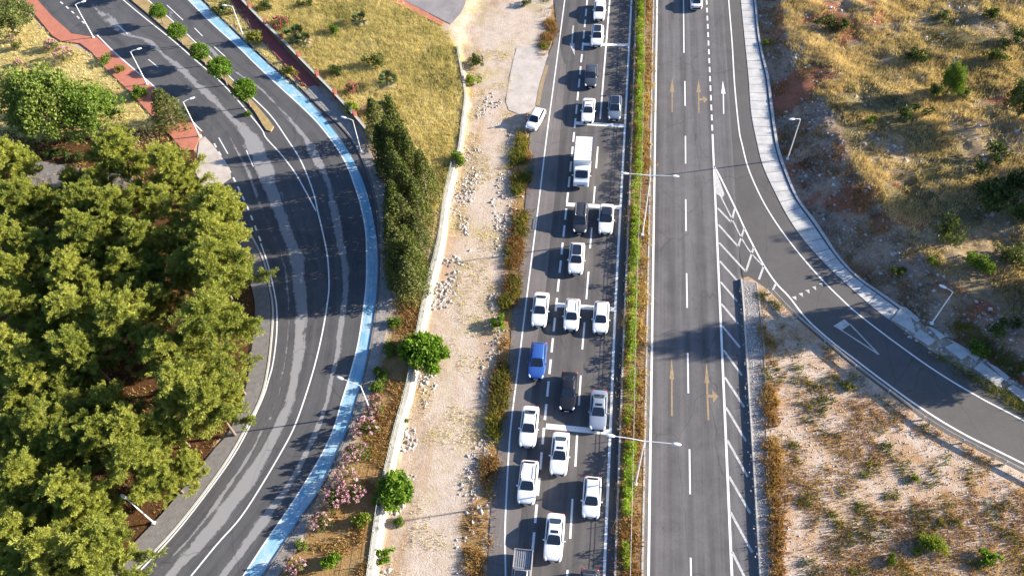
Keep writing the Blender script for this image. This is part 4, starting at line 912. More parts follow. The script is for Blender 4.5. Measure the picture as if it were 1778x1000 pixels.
# ------------------------------------------------------------------ vegetation
def leaves(name, blobs, mat, size, asp=.45, up=0.0, shell=.55, seed=0):
    """blobs: (centre, radii, count, tint)"""
    g = np.random.default_rng(seed); Vs = []; Ts = []
    for c, r, n, tn in blobs:
        d = g.normal(size=(n, 3)); d /= np.linalg.norm(d, axis=1)[:, None]
        rr = (shell + (1 - shell) * g.random(n)) ** .6
        p = np.asarray(c) + d * np.asarray(r) * rr[:, None]
        ax = d * .7 + g.normal(size=(n, 3)) * .6 + np.array([0, 0, up]); ax /= np.linalg.norm(ax, axis=1)[:, None]
        sd_ = np.cross(ax, g.normal(size=(n, 3))); sd_ /= np.linalg.norm(sd_, axis=1)[:, None]
        L = size * (.6 + .8 * g.random(n))[:, None]; Wd = L * asp
        Vs.append(np.stack([p - ax * L * .5, p + sd_ * Wd * .5, p + ax * L * .5, p - sd_ * Wd * .5], 1).reshape(-1, 3))
        Ts.append(np.repeat(np.clip(tn + g.normal(size=n) * .16, 0, 1), 4))
    V = np.vstack(Vs); return nmesh(name, V, np.arange(len(V)).reshape(-1, 4), mat, np.concatenate(Ts))
def needles(name, twigs, mat, size, asp, per_, seed):
    """twigs: (start, end, radius, tint); needles stand round each twig and point forward"""
    g = np.random.default_rng(seed); A = np.array([t_[0] for t_ in twigs]); B = np.array([t_[1] for t_ in twigs]); rr = np.array([t_[2] for t_ in twigs]); tn = np.array([t_[3] for t_ in twigs])
    n = len(A); A, B, rr, tn = (np.repeat(q, per_, 0) for q in (A, B, rr, tn)); m = len(A)
    f = g.random(m)[:, None] ** .7; ax = B - A; ax /= np.linalg.norm(ax, axis=1)[:, None] + 1e-9
    rd = g.normal(size=(m, 3)); rd -= ax * (rd * ax).sum(1)[:, None]; rd /= np.linalg.norm(rd, axis=1)[:, None]
    p = A + (B - A) * f + rd * (rr * g.random(m) * (1.15 - .5 * f[:, 0]))[:, None]
    d = ax * .75 + rd * .8 + g.normal(size=(m, 3)) * .35; d /= np.linalg.norm(d, axis=1)[:, None]
    sd_ = np.cross(d, g.normal(size=(m, 3))); sd_ /= np.linalg.norm(sd_, axis=1)[:, None]
    L = size * (.6 + .8 * g.random(m))[:, None]; Wd = L * asp
    V = np.stack([p, p + d * L * .5 + sd_ * Wd * .5, p + d * L, p + d * L * .5 - sd_ * Wd * .5], 1).reshape(-1, 3)
    return nmesh(name, V, np.arange(len(V)).reshape(-1, 4), mat, np.repeat(np.clip(tn + g.normal(size=m) * .12, 0, 1), 4))
def pine_geo(seed, H=10.0, R=3.0, sparse=1.0):
    g = np.random.default_rng(seed); lean = g.normal(size=2) * .06 * H; specs = []; twigs = []
    tp = lambda h: np.array([lean[0] * (h / H) ** 1.6, lean[1] * (h / H) ** 1.6, h])
    specs.append((np.array([tp(h) for h in np.linspace(0, H * .97, 9)]), np.linspace(.16, .03, 9) * H / 10))
    nb_ = int(36 * sparse); lop = g.random() * 6.28
    for k in range(nb_):
        f = (k + .5) / nb_; h = H * (.30 + .70 * f ** .9); a = k * 2.4 + g.random() * 1.2
        ln = R * (1.08 - .84 * f ** 1.6) * (.5 + .65 * g.random()) * (1 + .25 * math.cos(a - lop))
        b0 = tp(h); dr = np.array([math.cos(a), math.sin(a), 0]); en = b0 + dr * ln + np.array([0, 0, ln * (.12 + .40 * g.random())])
        md = (b0 + en) / 2 + np.array([0, 0, -.10 * ln]); specs.append((np.array([b0, md, en]), np.array([.05, .035, .012]) * H / 10))
        bt = .5 + g.normal() * .13; nt_ = int(7 + ln * 5)
        for s in range(nt_):
            fr = .28 + .72 * (s + g.random()) / nt_; c = (b0 * (1 - fr) + md * fr) if fr < .5 else (md * (2 - 2 * fr) + en * (2 * fr - 1))
            sw = g.normal(size=3) * np.array([.55, .55, .25]); e2 = c + dr * (.25 + .25 * g.random()) + sw * .75 + np.array([0, 0, .16 + .26 * g.random()])
            twigs.append((c + sw * .1, e2, .15 + .09 * g.random(), np.clip(bt + .16 * (g.random() - .5), .03, .97)))
    for k in range(16):
        q = tp(H * (.88 + .10 * g.random())); twigs.append((q, q + g.normal(size=3) * np.array([.3, .3, .1]) + np.array([0, 0, .45]), .15, .62))
    return tubes('trunk', specs, M['bark_pine'], 5), needles('crown', twigs, M['pine'], .23, .22, int(100 * (1.0 if sparse > .7 else .8)), seed)
PINES = [pine_geo(100 + i, 10.0, 3.1 + .25 * (i % 3), (1.0, 1.15, .9, 1.05, .8, 1.1)[i]) for i in range(6)]
SPARSE = pine_geo(120, 10.0, 2.9, .45)
def plant(px, py, H, name, trunk, crown, label, cat, group, s=1.0, z0=None, cf=.72, rot=None):
    """(px,py) is where the crown's middle shows; H is the plant's height"""
    q = PT(px, py, H * cf); r = tag(empty(name, q), label, cat, group); r.rotation_euler = (0, 0, random.random() * 6.28 if rot is None else rot); r.scale = (s if hasattr(s, '__len__') else (s,) * 3)
    if trunk: link('trunk', trunk, r)
    link('crown', crown, r); return r
INNER = 'yellow green pine in the thick of the grove left of the curved road'
PN = [(18, 270, 10, 1.05, 'big pine at the left frame edge above the grove path'), (39, 338, 9, .95, 'pine at the left frame edge just below the grove path'), (20, 412, 9, .9, None), (124, 312, 6.5, .62, 'small pine at the right end of the visible grove path'),
 (177, 313, 7.5, .68, 'slim small pine with pale top, second right of the grove path'), (215, 262, 9.5, 1.12, 'broad pine at the top of the grove below the cedar'), (300, 292, 9.5, 1.05, 'pine at the top right of the grove beside the concrete apron'), (135, 365, 9, 1.0, None), (198, 372, 9, .95, None), (146, 420, 9.5, 1.1, None), (247, 424, 9, .98, None), (-8, 345, 9, .9, None),
 (376, 352, 10, 1.18, 'pine leaning over the curved road just below the concrete apron'), (388, 412, 9.5, 1.1, 'pine whose branches reach the start of the footpath'), (376, 472, 10, 1.2, 'broad pine overhanging the bend of the footpath'), (112, 480, 9.5, .92, None), (160, 492, 8, .7, None), (6, 486, 9, .85, None), (205, 462, 8, .85, None), (310, 470, 7.5, .8, None), (60, 440, 8, .85, None),
 (118, 537, 10, 1.08, None), (170, 527, 8.5, .75, None), (226, 556, 10, 1.08, 'pine with full pale crown in the very middle of the grove'), (144, 607, 10, 1.02, None), (362, 540, 10.5, 1.28, 'largest pine on the right side of the grove, by the widest stretch of footpath'), (305, 622, 9, .95, None), (330, 662, 10, 1.15, None), (370, 702, 9.5, 1.12, 'pine above the point where the footpath starts to narrow'), (47, 622, 9, .95, None), (4, 600, 9, .8, None), (178, 700, 7.5, .66, None), (84, 731, 9, .85, None),
 (216, 742, 9, .95, None), (24, 540, 8, .9, None), (66, 662, 8, 1.0, None), (260, 600, 7.5, .8, None), (78, 768, 8, .8, None), (143, 766, 8.5, .85, None), (196, 764, 9, .95, None), (244, 795, 9.5, 1.05, None), (282, 818, 7.5, .7, 'pine at the footpath edge right above the lower left lamp post'), (322, 812, 5.5, .62, 'low small pine crowded against the footpath'), (52, 840, 9, .82, None), (130, 868, 9.5, .9, None), (158, 880, 8.5, .8, None), (93, 950, 10, 1.08, 'pine at the bottom edge left of the lower lamp post'), (158, 962, 10, 1.05, 'pine at the bottom edge nearest the lower left footpath'), (10, 765, 8, .9, None), (2, 865, 8, .95, None), (18, 935, 8, .9, None), (118, 908, 7, .7, None), (60, 1010, 8, .9, None), (5, 1000, 8, .9, None), (300, 740, 6.5, .75, None)]
for i, (x, y, H, s, lb) in enumerate(PN):
    t_, c_ = PINES[i % 6]; plant(x, y, H, 'pine_tree', t_, c_, lb or INNER, 'pine tree', 'pines of the grove inside the bend', (s * .95, s * .95, H / 10.0))
UND = [(70, 395), (100, 440), (190, 420), (220, 500), (265, 520), (60, 510), (90, 580), (262, 470), (330, 590), (120, 660), (30, 700), (140, 710), (50, 790), (110, 810), (60, 900), (30, 960), (120, 1000), (320, 420), (20, 640), (250, 340), (335, 330), (90, 350)]
for i, (x, y) in enumerate(UND):
    t_, c_ = PINES[(i + 2) % 6]; q_ = .62 + .22 * ((i * 37) % 10) / 10; plant(x, y, 6.0, 'pine_tree', t_, c_, 'low shaded pine filling the gaps between the taller pines of the grove', 'pine tree', 'pines of the grove inside the bend', (q_, q_, .62))
for x, y, s, lb in ((276, 352, .95, 'thin sparse pine with bare grey stems in the upper grove'), (392, 632, .9, 'thin sparse pine arching across the footpath')):
    plant(x, y, 9.0, 'pine_tree', SPARSE[0], SPARSE[1], lb, 'pine tree', 'pines of the grove inside the bend', (s, s, .9))
# round clipped trees
def ball_geo(seed):
    g = np.random.default_rng(seed); bl_ = []
    for k in range(46):
        d = g.normal(size=3); d /= np.linalg.norm(d); bl_.append((np.array([0, 0, 2.9]) + d * np.array([1.28, 1.28, .98]), (.44, .44, .38), 84, np.clip(.5 + g.normal() * .2, 0, 1)))
    bl_.append((np.array([0, 0, 2.9]), (1.2, 1.2, .9), 700, .4))
    return tubes('trunk', [(np.array([[0, 0, 0], [.03, .02, 1.0], [0, 0, 2.4]]), [.09, .075, .06]), (np.array([[0, 0, 1.9], [.4, .2, 2.5]]), [.05, .03]), (np.array([[0, 0, 1.8], [-.35, -.25, 2.5]]), [.05, .03])], M['bark'], 7), leaves('crown', bl_, M['ball'], .19, .6, .2, .4, seed)
BG = [ball_geo(201), ball_geo(202)]
for i, (x, y, s, lb) in enumerate(((273, 17, .86, 'topmost round clipped tree in the narrow median'), (307, 54, .92, 'round clipped tree, second from the top of the narrow median'), (347, 89, .92, 'middle one of the five round clipped trees in view'), (384, 123, 1.12, 'round clipped tree, second from the lower tip of the narrow median, the largest'), (425, 161, 1.10, 'round clipped tree nearest the tip of the narrow median'), (240, -32, .95, 'round clipped tree with only its trunk reaching the top frame edge'))):
    plant(x, y, 2.7, 'round_tree', *BG[i % 2], lb, 'tree', 'round clipped trees in the narrow median', s, cf=1.0)
# conifers east of the bend
def conifer_geo(seed, mat, H=7.0, R=1.5, dens=1.0, sz=.22):
    g = np.random.default_rng(seed); bl_ = []; specs = [(np.array([[0, 0, 0], [0, 0, H * .5], [.05, 0, H * .95]]), [.14, .09, .03])]
    n = int(85 * dens)
    for k in range(n):
        f = (k + g.random()) / n; h = H * (.06 + .94 * f); a = k * 2.4; rr = R * (1 - f) ** .75 * (.75 + .45 * g.random()) + .08
        c = np.array([math.cos(a) * rr * .8, math.sin(a) * rr * .8, h]); bl_.append((c, (.55 - .25 * f, .55 - .25 * f, .5), int(64), np.clip(.45 + g.normal() * .2, 0, 1)))
        if k % 4 == 0: specs.append((np.array([[0, 0, h - .2], c]), [.04, .012]))
    return tubes('trunk', specs, M['bark'], 5), leaves('crown', bl_, mat, sz, .4, .45, .3, seed)
CG = [conifer_geo(301, M['cypress']), conifer_geo(302, M['cypress'], 7.0, 1.7), conifer_geo(303, M['cedar'], 7.0, 1.6)]
for i, (x, y, H, s, k, lb) in enumerate(((655, 222, 5.2, .95, 2, 'olive conifer at the upper end of the row beside the garden fence'), (690, 250, 8.2, 1.05, 0, 'tall dark conifer with pointed top behind the lamp on the gravel path'), (668, 275, 6.0, 1.0, 0, None), (716, 300, 7.4, .9, 0, 'slim conifer with lit right flank bordering the dry grass'), (738, 322, 6.2, .95, 1, 'bushy conifer at the right side of the dark row'), (700, 335, 7.0, 1.1, 1, None), (726, 365, 5.8, .9, 1, None), (705, 400, 6.4, 1.05, 2, 'pale tipped conifer standing alone in the lower half of the row'), (728, 415, 5.0, .8, 2, None), (700, 455, 6.0, 1.15, 2, 'thick olive conifer close to the retaining wall'), (690, 310, 7.0, 1.0, 0, None), (705, 280, 6.6, .9, 1, None), (712, 350, 6.6, .95, 0, None), (694, 405, 6.4, 1.0, 1, None), (718, 470, 6.0, .9, 1, None), (696, 470, 5.8, 1.0, 1, None), (682, 275, 6.8, 1.0, 1, None), (690, 372, 6.0, 1.0, 1, None), (712, 445, 5.6, 1.0, 1, None), (686, 425, 5.5, .9, 2, None), (712, 490, 4.8, 1.1, 2, 'lowest conifer of the row above the bare orange soil'))):
    plant(x, y, H, 'conifer', *CG[k], lb or 'dark conifer hemmed in by the others in the row outside the bend', 'conifer', 'conifers between the bend and the retaining wall', (s * 1.25, s * 1.25, H / 5.0), cf=.5)
# generic bushes
def bush_geo(seed, mat, n=16, leaf=.16, per_=60, asp=.5, flat=.8, up=.3):
    g = np.random.default_rng(seed); bl_ = []
    lobes = [(math.cos(q_) * .45, math.sin(q_) * .45, .35 + .3 * g.random()) for q_ in g.random(3) * 6.28] + [(0, 0, .6)]
    for k in range(n):
        a = g.random() * 6.28; r_ = math.sqrt(g.random()) * .72; lx, ly, lr = lobes[k % 4]; h = .28 + .62 * (1 - r_ ** 2) * g.random()
        q = .2 + .16 * g.random(); bl_.append(((lx + math.cos(a) * r_ * lr * 1.3, ly + math.sin(a) * r_ * lr * 1.3, h * flat), (q, q, q * .85), per_, np.clip(.5 + g.normal() * .22, 0, 1)))
    return leaves('bush', bl_, mat, leaf, asp, up, .3, seed)
BM = {}
for i, (k, mt, lf, pe) in enumerate((('bush', 'bush', .15, 60), ('dark', 'bush_dark', .14, 62), ('lime', 'bush_lime', .16, 55), ('green', 'deci', .16, 60), ('fig', 'fig', .26, 42), ('ole', 'cedar', .15, 55), ('weedg', 'weed_green', .17, 48))):
    BM[k] = [bush_geo(400 + 10 * i + j, M[mt], (18, 24, 13)[j], lf, pe, .5 if k != 'ole' else .28, up=.3 if k != 'lime' else .9) for j in range(3)]
def flowers_geo(seed, mat, n=200):
    g = np.random.default_rng(seed); bl_ = []
    for k in range(26):
        a = g.random() * 6.28; r_ = math.sqrt(g.random()) * .85; h = .4 + .58 * (1 - r_ ** 2) + .06; bl_.append(((math.cos(a) * r_, math.sin(a) * r_, h * .9), (.12, .12, .08), 17, np.clip(.5 + g.normal() * .25, 0, 1)))
    return leaves('flowers', bl_, mat, .11, .8, 0, .2, seed)
FL = {'pink': [flowers_geo(500, M['pink']), flowers_geo(501, M['pink'])], 'red': [flowers_geo(502, M['red'])] * 2}
def bush(px, py, R, kind, label, H=None, fl=None, name='bush', cat='bush', group=None, z0=None, k=[0]):
    k[0] += 1; H = H or R * 1.15; q = PT(px, py, H * .5) if z0 is None else np.append(P(px, py, z0 + H * .5)[:2], z0)
    o = link(name, BM[kind][k[0] % 3], None, q, random.random() * 6.28, (R * random.uniform(.82, 1.2), R * random.uniform(.82, 1.2), H * random.uniform(.8, 1.15))); tag(o, label, cat, group)
    if fl: link('flowers', FL[fl][k[0] % 2], o)['kind'] = 'stuff'
    return o
# large broadleaf trees top left
def broad_geo(seed, mat, H=6.0, R=3.0, n=60, leaf=.24, low=.25):
    g = np.random.default_rng(seed); bl_ = []; specs = [(np.array([[0, 0, 0], [.1, 0, H * .3], [0, .1, H * .6]]), [.2, .16, .08])]
    for k in range(n):
        d = g.normal(size=3); d /= np.linalg.norm(d); d[2] = abs(d[2]) * 1.0 - low * (.4 + g.random()); rr = .55 + .42 * g.random(); c = np.array([0, 0, H * .55]) + d * np.array([R, R, H * .45]) * rr; q = .38 + .34 * g.random()
        bl_.append((c, (q, q, q * .8), int(78 * q / .5), np.clip(.5 + g.normal() * .22, 0, 1)))
        if k % 4 == 0: specs.append((np.array([[0, .05, H * .35], c * .6 + np.array([0, 0, H * .15]), c]), [.07, .04, .015]))
    return tubes('trunk', specs, M['bark'], 6), leaves('crown', bl_, mat, leaf, .5, .1, .3, seed)
BT = {'pale': broad_geo(601, M['deci_pale'], 6.0, 3.0, 210, .22, .75), 'green': broad_geo(602, M['deci'], 6.0, 2.8, 150, .22, .75), 'dark': broad_geo(603, M['bush'], 6.0, 2.8, 120, .22, .6)}
plant(70, 172, 11.5, 'broadleaf_tree', *BT['pale'], 'big pale green broadleaf tree at the upper left', 'tree', None, (1.8, 1.8, 2.0), cf=.5)
plant(148, 184, 8.5, 'broadleaf_tree', *BT['green'], 'darker green broadleaf tree leaning against the big pale one', 'tree', None, (1.35, 1.6, 1.45), cf=.5)
plant(8, 28, 7.0, 'broadleaf_tree', *BT['dark'], 'dark leafy tree in the top left corner', 'tree', None, (1.5, 1.5, 1.2), cf=.5)
plant(288, 188, 6.0, 'conifer', *CG[2], 'dark spiky cedar by the red brick sidewalk', 'conifer', None, (1.7, 1.5, .85), cf=.5)
plant(-22, 150, 5.5, 'broadleaf_tree', *BT['dark'], 'dark leafy tree half cut by the left frame edge', 'tree', None, (1.1, 1.1, .9), cf=.5)
BU = [(88, 78, 1.1, 'ole', 'pink flowering oleander above the big pale tree', 'pink'), (110, 96, 1.3, 'ole', 'oleander with few pink flowers beside the big pale tree', 'pink'), (18, 66, .9, 'ole', 'small pink oleander under the dark corner tree', 'pink'), (30, 108, .8, 'ole', 'small pink flowered bush at the left edge of the big tree', 'pink'),
 (180, 99, 1.2, 'green', 'light green bush just right of the oleanders by the sidewalk', None), (203, 117, 1.0, 'weedg', 'yellowish bush close to the red brick sidewalk', None), (238, 155, 1.5, 'green', 'leafy bush at the foot of the middle sidewalk lamp', None), (30, 78, 1.0, 'bush', 'olive bush beside the dark corner tree', None),
 (382, 12, 1.6, 'bush', 'leafy bush at the top beside the blue lane', None), (438, 62, 1.4, 'weedg', 'tall yellow green bush beside the dark red sidewalk lamp', None), (500, 121, 1.3, 'weedg', 'yellow green bush at the lower end of the dark red sidewalk', None),
 (457, 9, 1.2, 'dark', 'dark bush just inside the garden fence at the top', None), (486, 38, 1.3, 'ole', 'reddish flowered bush inside the garden fence', 'red'), (530, 3, 1.1, 'dark', 'dark green bush at the top edge of the dry plot', None), (582, 50, 1.1, 'green', 'light green bush in the middle of the dry plot', None), (578, 122, 1.05, 'dark', 'small dark round bush in the dry plot', None),
 (646, 103, 1.7, 'bush', 'wide grey green bush in the dry plot', None), (611, 152, 1.2, 'ole', 'bright pink bush near the garden fence pillars', 'red'), (607, 184, 1.1, 'lime', 'lime green bush beside the last garden fence pillars', None), (637, 190, .9, 'ole', 'small pinkish bush at the top of the conifer row', 'pink'),
 (792, 274, 1.5, 'green', 'round green bush sitting on the wall corner', None), (826, 104, 1.2, 'bush', 'dark grey green bush on the dirt beside the boundary wall', None), (822, 139, 1.35, 'lime', 'bright green bush on the dirt beside the boundary wall', None), (915, 2, .9, 'dark', 'dark bush at the top of the dirt track', None),
 (430, 196, .55, 'green', 'tiny green bush below the lowest round tree', None), (865, 560, .95, 'fig', 'small fig bush on the dirt at the highway verge', None), (573, 978, 1.1, 'fig', 'small green fig at the bottom between path and wall', None), (622, 901, 1.0, 'lime', 'feathery lime green bush beside the pink oleanders', None), (668, 962, 1.0, 'fig', 'narrow green shrub against the wall at the bottom', None),
 (1437, 37, 1.25, 'dark', 'dark bush at the top of the hill near the crest', None), (1468, 41, .9, 'bush', 'low bush right of the dark crest bush', None), (1331, 70, .7, 'lime', 'small bright green bush on the shaded bank', None), (1600, 95, 1.5, 'dark', 'dark bush left of the tall hill shrub', None), (1626, 156, 1.1, 'bush', 'bush touching the tall hill shrub on its lower left', None), (1590, 194, 1.6, 'dark', 'dark low bush below the tall hill shrub', None), (1515, 208, .8, 'green', 'small green tuft bush in the straw grass', None),
 (1732, 93, 1.3, 'bush', 'round bush near the right frame edge at the top', None), (1762, 62, 1.5, 'dark', 'dark bush cut by the right frame edge at the top', None), (1640, 25, 1.0, 'bush', 'olive bush at the top of the hill, left of a pale rock', None), (1722, 22, 1.2, 'bush', 'olive bush at the top right of the hill', None), (1722, 268, 1.9, 'dark', 'dark thicket bush above the largest hill thicket', None), (1738, 345, 2.6, 'dark', 'largest dark thicket on the hill at the right edge', None), (1768, 305, 1.6, 'dark', 'dark thicket cut by the right edge', None), (1650, 404, 1.8, 'bush', 'grey green sprawling bush above the shaded bank', None), (1696, 455, 1.4, 'green', 'fresh green bush below the sprawling bush', None), (1701, 604, 1.1, 'green', 'green bush beside the broken end of the channel', None), (1620, 452, .7, 'green', 'tiny green bush right on the crest', None), (1675, 160, 1.0, 'bush', 'bush right of the tall hill shrub', None), (1765, 440, 1.5, 'bush', 'bush at the right frame edge below the thickets', None), (1745, 570, 1.4, 'dark', 'dark bush on the lower bank at the right edge', None),
 (1560, 470, .9, 'bush', 'small bush halfway down the shaded bank', None)]
for x, y, R, k, lb, f in BU: bush(x, y, R * (1.25 if x > 1320 else 1.1), k, lb, R * 1.5, f)
plant(1658, 135, 7.0, 'tall_shrub', BT['green'][0], BT['green'][1], 'tall upright green shrub standing out on the hill', 'shrub', None, (.58, .58, 1.15), cf=.5)
for i, (x, y, R, k, lb) in enumerate(((1630, 947, 1.5, 'lime', 'pale feathery yellow green shrub on the island near the bottom'), (1722, 968, 1.2, 'fig', 'spiky fresh green shrub on the island at the lower right'), (1551, 972, .8, 'green', 'small green shrub on the island at the bottom edge'), (1590, 955, .6, 'lime', 'tiny yellow shrub left of the feathery one'), (1663, 905, .6, 'weedg', 'small olive shrub above the feathery one'), (1475, 672, .7, 'weedg', 'straw coloured tussock near the guardrail'), (1592, 832, .5, 'lime', 'tiny yellow tuft in the middle of the island'))):
    bush(x, y, R, k, lb, None, None, 'shrub', 'shrub', 'shrubs on the island', .30)
for i, (x, y, R, lb) in enumerate(((651, 702, 1.25, 'pale oleander at the upper end of the flowering row'), (634, 745, 1.3, 'pink oleander second from the top of the flowering row'), (618, 788, 1.35, 'pink oleander in the middle of the flowering row'), (602, 828, 1.4, 'pink oleander in the lower half of the flowering row, beside the blue lane'), (580, 862, 1.5, 'densest pink oleander, at the lower end of the flowering row'), (556, 905, 1.2, 'lowest pink oleander of the flowering row'), (612, 858, 1.2, 'pink oleander on the right of the row next to the lime bush'), (512, 978, 1.2, 'pink oleander alone at the bottom edge beside the gravel path'))):
    bush(x, y, R * 1.1, 'ole', lb, R * 1.9, 'pink', 'oleander', 'oleander', 'oleanders along the gravel path')
for x, y, R, lb in ((682, 560, 1.0, 'leafy green bush at the top of the path side planting'), (674, 602, 1.1, 'leafy bush between the orange soil and the gravel path'), (664, 645, 1.1, 'leafy bush just above the long armed lamp'), (655, 672, .9, 'small leafy bush at the start of the oleanders'), (520, 945, .7, 'small green bush with pale flowers by the gravel path'), (700, 730, .7, 'small weed bush growing at the wall foot'), (690, 905, .7, 'leafy weed bush at the wall foot below the lower fig tree')):
    bush(x, y, R, 'green', lb, None, None, 'bush', 'bush', 'bushes along the gravel path')
def fig_tree(x, y, s, lb): plant(x, y, 3.9, 'fig_tree', FIGT[0], FIGT[1], lb, 'fig tree', 'fig trees over the wall', s, cf=.55)
FIGT = broad_geo(610, M['fig'], 3.2, 2.2, 62, .36, .5)
fig_tree(735, 610, (1.15, 1.25, 1.35), 'large bright green fig tree spreading over the retaining wall'); fig_tree(681, 846, (.85, .95, .95), 'smaller fig tree over the lower part of the retaining wall')
# hedge balls by the grove path
for i, (x, lb) in enumerate(((66, 'first'), (82, 'second'), (99, 'third'), (118, 'fourth'), (135, 'fifth'))):
    bush(x, 263 + i * 1.5, .95, 'dark', lb + ' from the left of the dark round shrubs above the grove path', 1.3, None, 'round_shrub', 'shrub', 'round shrubs above the grove path')
# palms
def palm_geo(seed):
    g = np.random.default_rng(seed); V = []; F = []; T_ = []; V2 = []; F2 = []; T2 = []
    for k in range(34):
        dead = k % 3 == 0; a = k * 2.4 + g.random() * .4; el = (-.5 + .3 * g.random()) if dead else (.15 + 1.1 * g.random()); L = .9 + .4 * g.random()
        d = np.array([math.cos(a) * math.cos(el), math.sin(a) * math.cos(el), math.sin(el)]); s_ = np.array([-math.sin(a), math.cos(a), 0]); b = np.array([0, 0, .55])
        vv, ff, tt = (V2, F2, T2) if dead else (V, F, T_)
        for j in range(-4, 5):   # fan leaf segments
            dd = d * math.cos(j * .2) + s_ * math.sin(j * .2); o_ = len(vv); p0 = b + d * L * .45; p1 = p0 + dd * L * .6 + np.array([0, 0, -.12]); n_ = np.cross(dd, [0, 0, 1]); n_ = n_ / (np.linalg.norm(n_) + 1e-6) * .055
            vv += [p0, (p0 + p1) / 2 + n_, p1, (p0 + p1) / 2 - n_]; ff.append([o_, o_ + 1, o_ + 2, o_ + 3]); tt += [g.random()] * 4
        o_ = len(vv); n_ = s_ * .02; vv += [b - n_, b + n_, b + d * L * .5 + n_, b + d * L * .5 - n_]; ff.append([o_, o_ + 1, o_ + 2, o_ + 3]); tt += [.3] * 4
    return nmesh('fronds', V, F, M['palm'], T_), nmesh('dead_fronds', V2, F2, M['palm_dry'], T2)
PG = palm_geo(7); PTK = tubes('trunk', [(np.array([[0, 0, 0], [0, 0, .6]]), [.2, .16])], M['bark'], 8)
for x, y, s, lb in ((625, 36, 1.25, 'small fan palm standing alone at the top of the dry plot'), (672, 142, 1.4, 'fan palm in the middle of the dry plot below the grey green bush'), (660, 190, 1.1, 'small fan palm at the top of the conifer row'), (514, 66, 1.7, 'large dark fan palm clump beside the garden fence'), (528, 72, 1.3, 'smaller fan palm at the right of the large clump')):
    q = PT(x, y, .6); r = tag(empty('fan_palm', q), lb, 'palm', 'fan palms in the dry plot'); r.scale = (s,) * 3; r.rotation_euler = (0, 0, random.random() * 6); link('fronds', PG[0], r); link('dead_fronds', PG[1], r); link('trunk', PTK, r)
# creeper clumps on the median fence
def creeper(y0, y1, lb, dens=1.0, hh=1.0, seed=0):
    g = np.random.default_rng(seed); a = np.array([np.interp((y0 + y1) / 2, [0, 262, 447, 560, 780, 1000], [1118, 1114, 1106.5, 1103, 1098.5, 1093]), (y0 + y1) / 2])
    base = P(a[0] - 3, a[1], .3); bl_ = []
    Y0, Y1 = P(a[0], y1, .3)[1], P(a[0], y0, .3)[1]; n = max(3, int((Y1 - Y0) * 3.0 * dens))
    for k in range(n):
        y_ = Y0 + (Y1 - Y0) * (k + g.random()) / n - base[1]; h = .25 + .72 * g.random() * hh; bl_.append(((g.normal() * .2 - .15, y_, h), (.42, .42, .32), 66, np.clip(.55 + g.normal() * .22, 0, 1)))
        if k % 2 == 0: bl_.append(((-.45 + g.normal() * .15, y_ + g.normal() * .2, .2), (.3, .35, .2), 34, np.clip(.3 + g.normal() * .15, 0, 1)))  # low clumps on the left, their shade painted in as a darker leaf tint
    o = link('creeper_shrub', leaves('creeper_shrub', bl_, M['hedge'], .2, .45, .6, .3, seed)); o.location = base; tag(o, lb, 'shrub', 'green creeper clumps along the median fence')
for i, (a, b, dn, lb) in enumerate(((-40, 42, 1.3, 'green creeper clump on the median fence at the very top'), (46, 110, 1.2, 'green creeper clump level with the topmost stop bar'), (114, 190, 1.2, 'green creeper clump level with the slate grey car'), (196, 255, .9, 'green creeper clump level with the rear of the box truck'), (262, 332, .9, 'green creeper clump around the upper double lamp arms'), (336, 376, .7, 'thin creeper clump beside the white car with black roof'), (380, 472, 1.3, 'long dense creeper clump at the upper double lamp base'), (482, 540, .8, 'creeper clump beside the end of the fourth stop bar'), (545, 632, .9, 'creeper clump level with the blue car'), (640, 700, .7, 'creeper clump level with the black car'), (708, 735, .7, 'small creeper clump level with the silver sedan'), (772, 895, 1.5, 'largest dense creeper clump, at the lower double lamp base'), (948, 985, .7, 'small creeper clump at the bottom of the median'))):
    creeper(a, b, lb, dn * 1.25, 1.35, 700 + i)
# trees standing outside the right edge that throw the long shadows
for i, (X_, Y_, H, s, lb) in enumerate(((52, 84, 7, 1.1, 'tree on the hill just outside the right frame edge'), (60, 71.5, 10, 1.3, 'large tree on the hill beyond the right frame edge'), (57, 58, 9, 1.4, 'tree on the hill beyond the right frame edge, nearest the ramp'), (66, 75, 13, 1.5, 'tree farther up the hill beyond the right frame edge'), (52, 58.8, 16.5, 1.15, 'tallest slim tree on the hill beyond the right frame edge'), (49, 55.5, 7, 1.3, 'leafy tree at the hill foot beyond the right frame edge'), (54, 53, 8, 1.5, 'wide leafy tree by the ramp beyond the right frame edge'), (63, 57, 11, 1.5, 'broad tree second row beyond the right frame edge'), (52, 51, 8, 1.4, 'leafy tree beside the ramp beyond the right frame edge'))):
    z_ = T1(X_, Y_); r = tag(empty('broadleaf_tree', (X_, Y_, z_)), lb, 'tree', 'trees on the hill beyond the frame'); r.scale = (s * .9, s * .9, H / 6.0); link('trunk', BT['dark'][0], r); link('crown', BT['dark'][1], r)

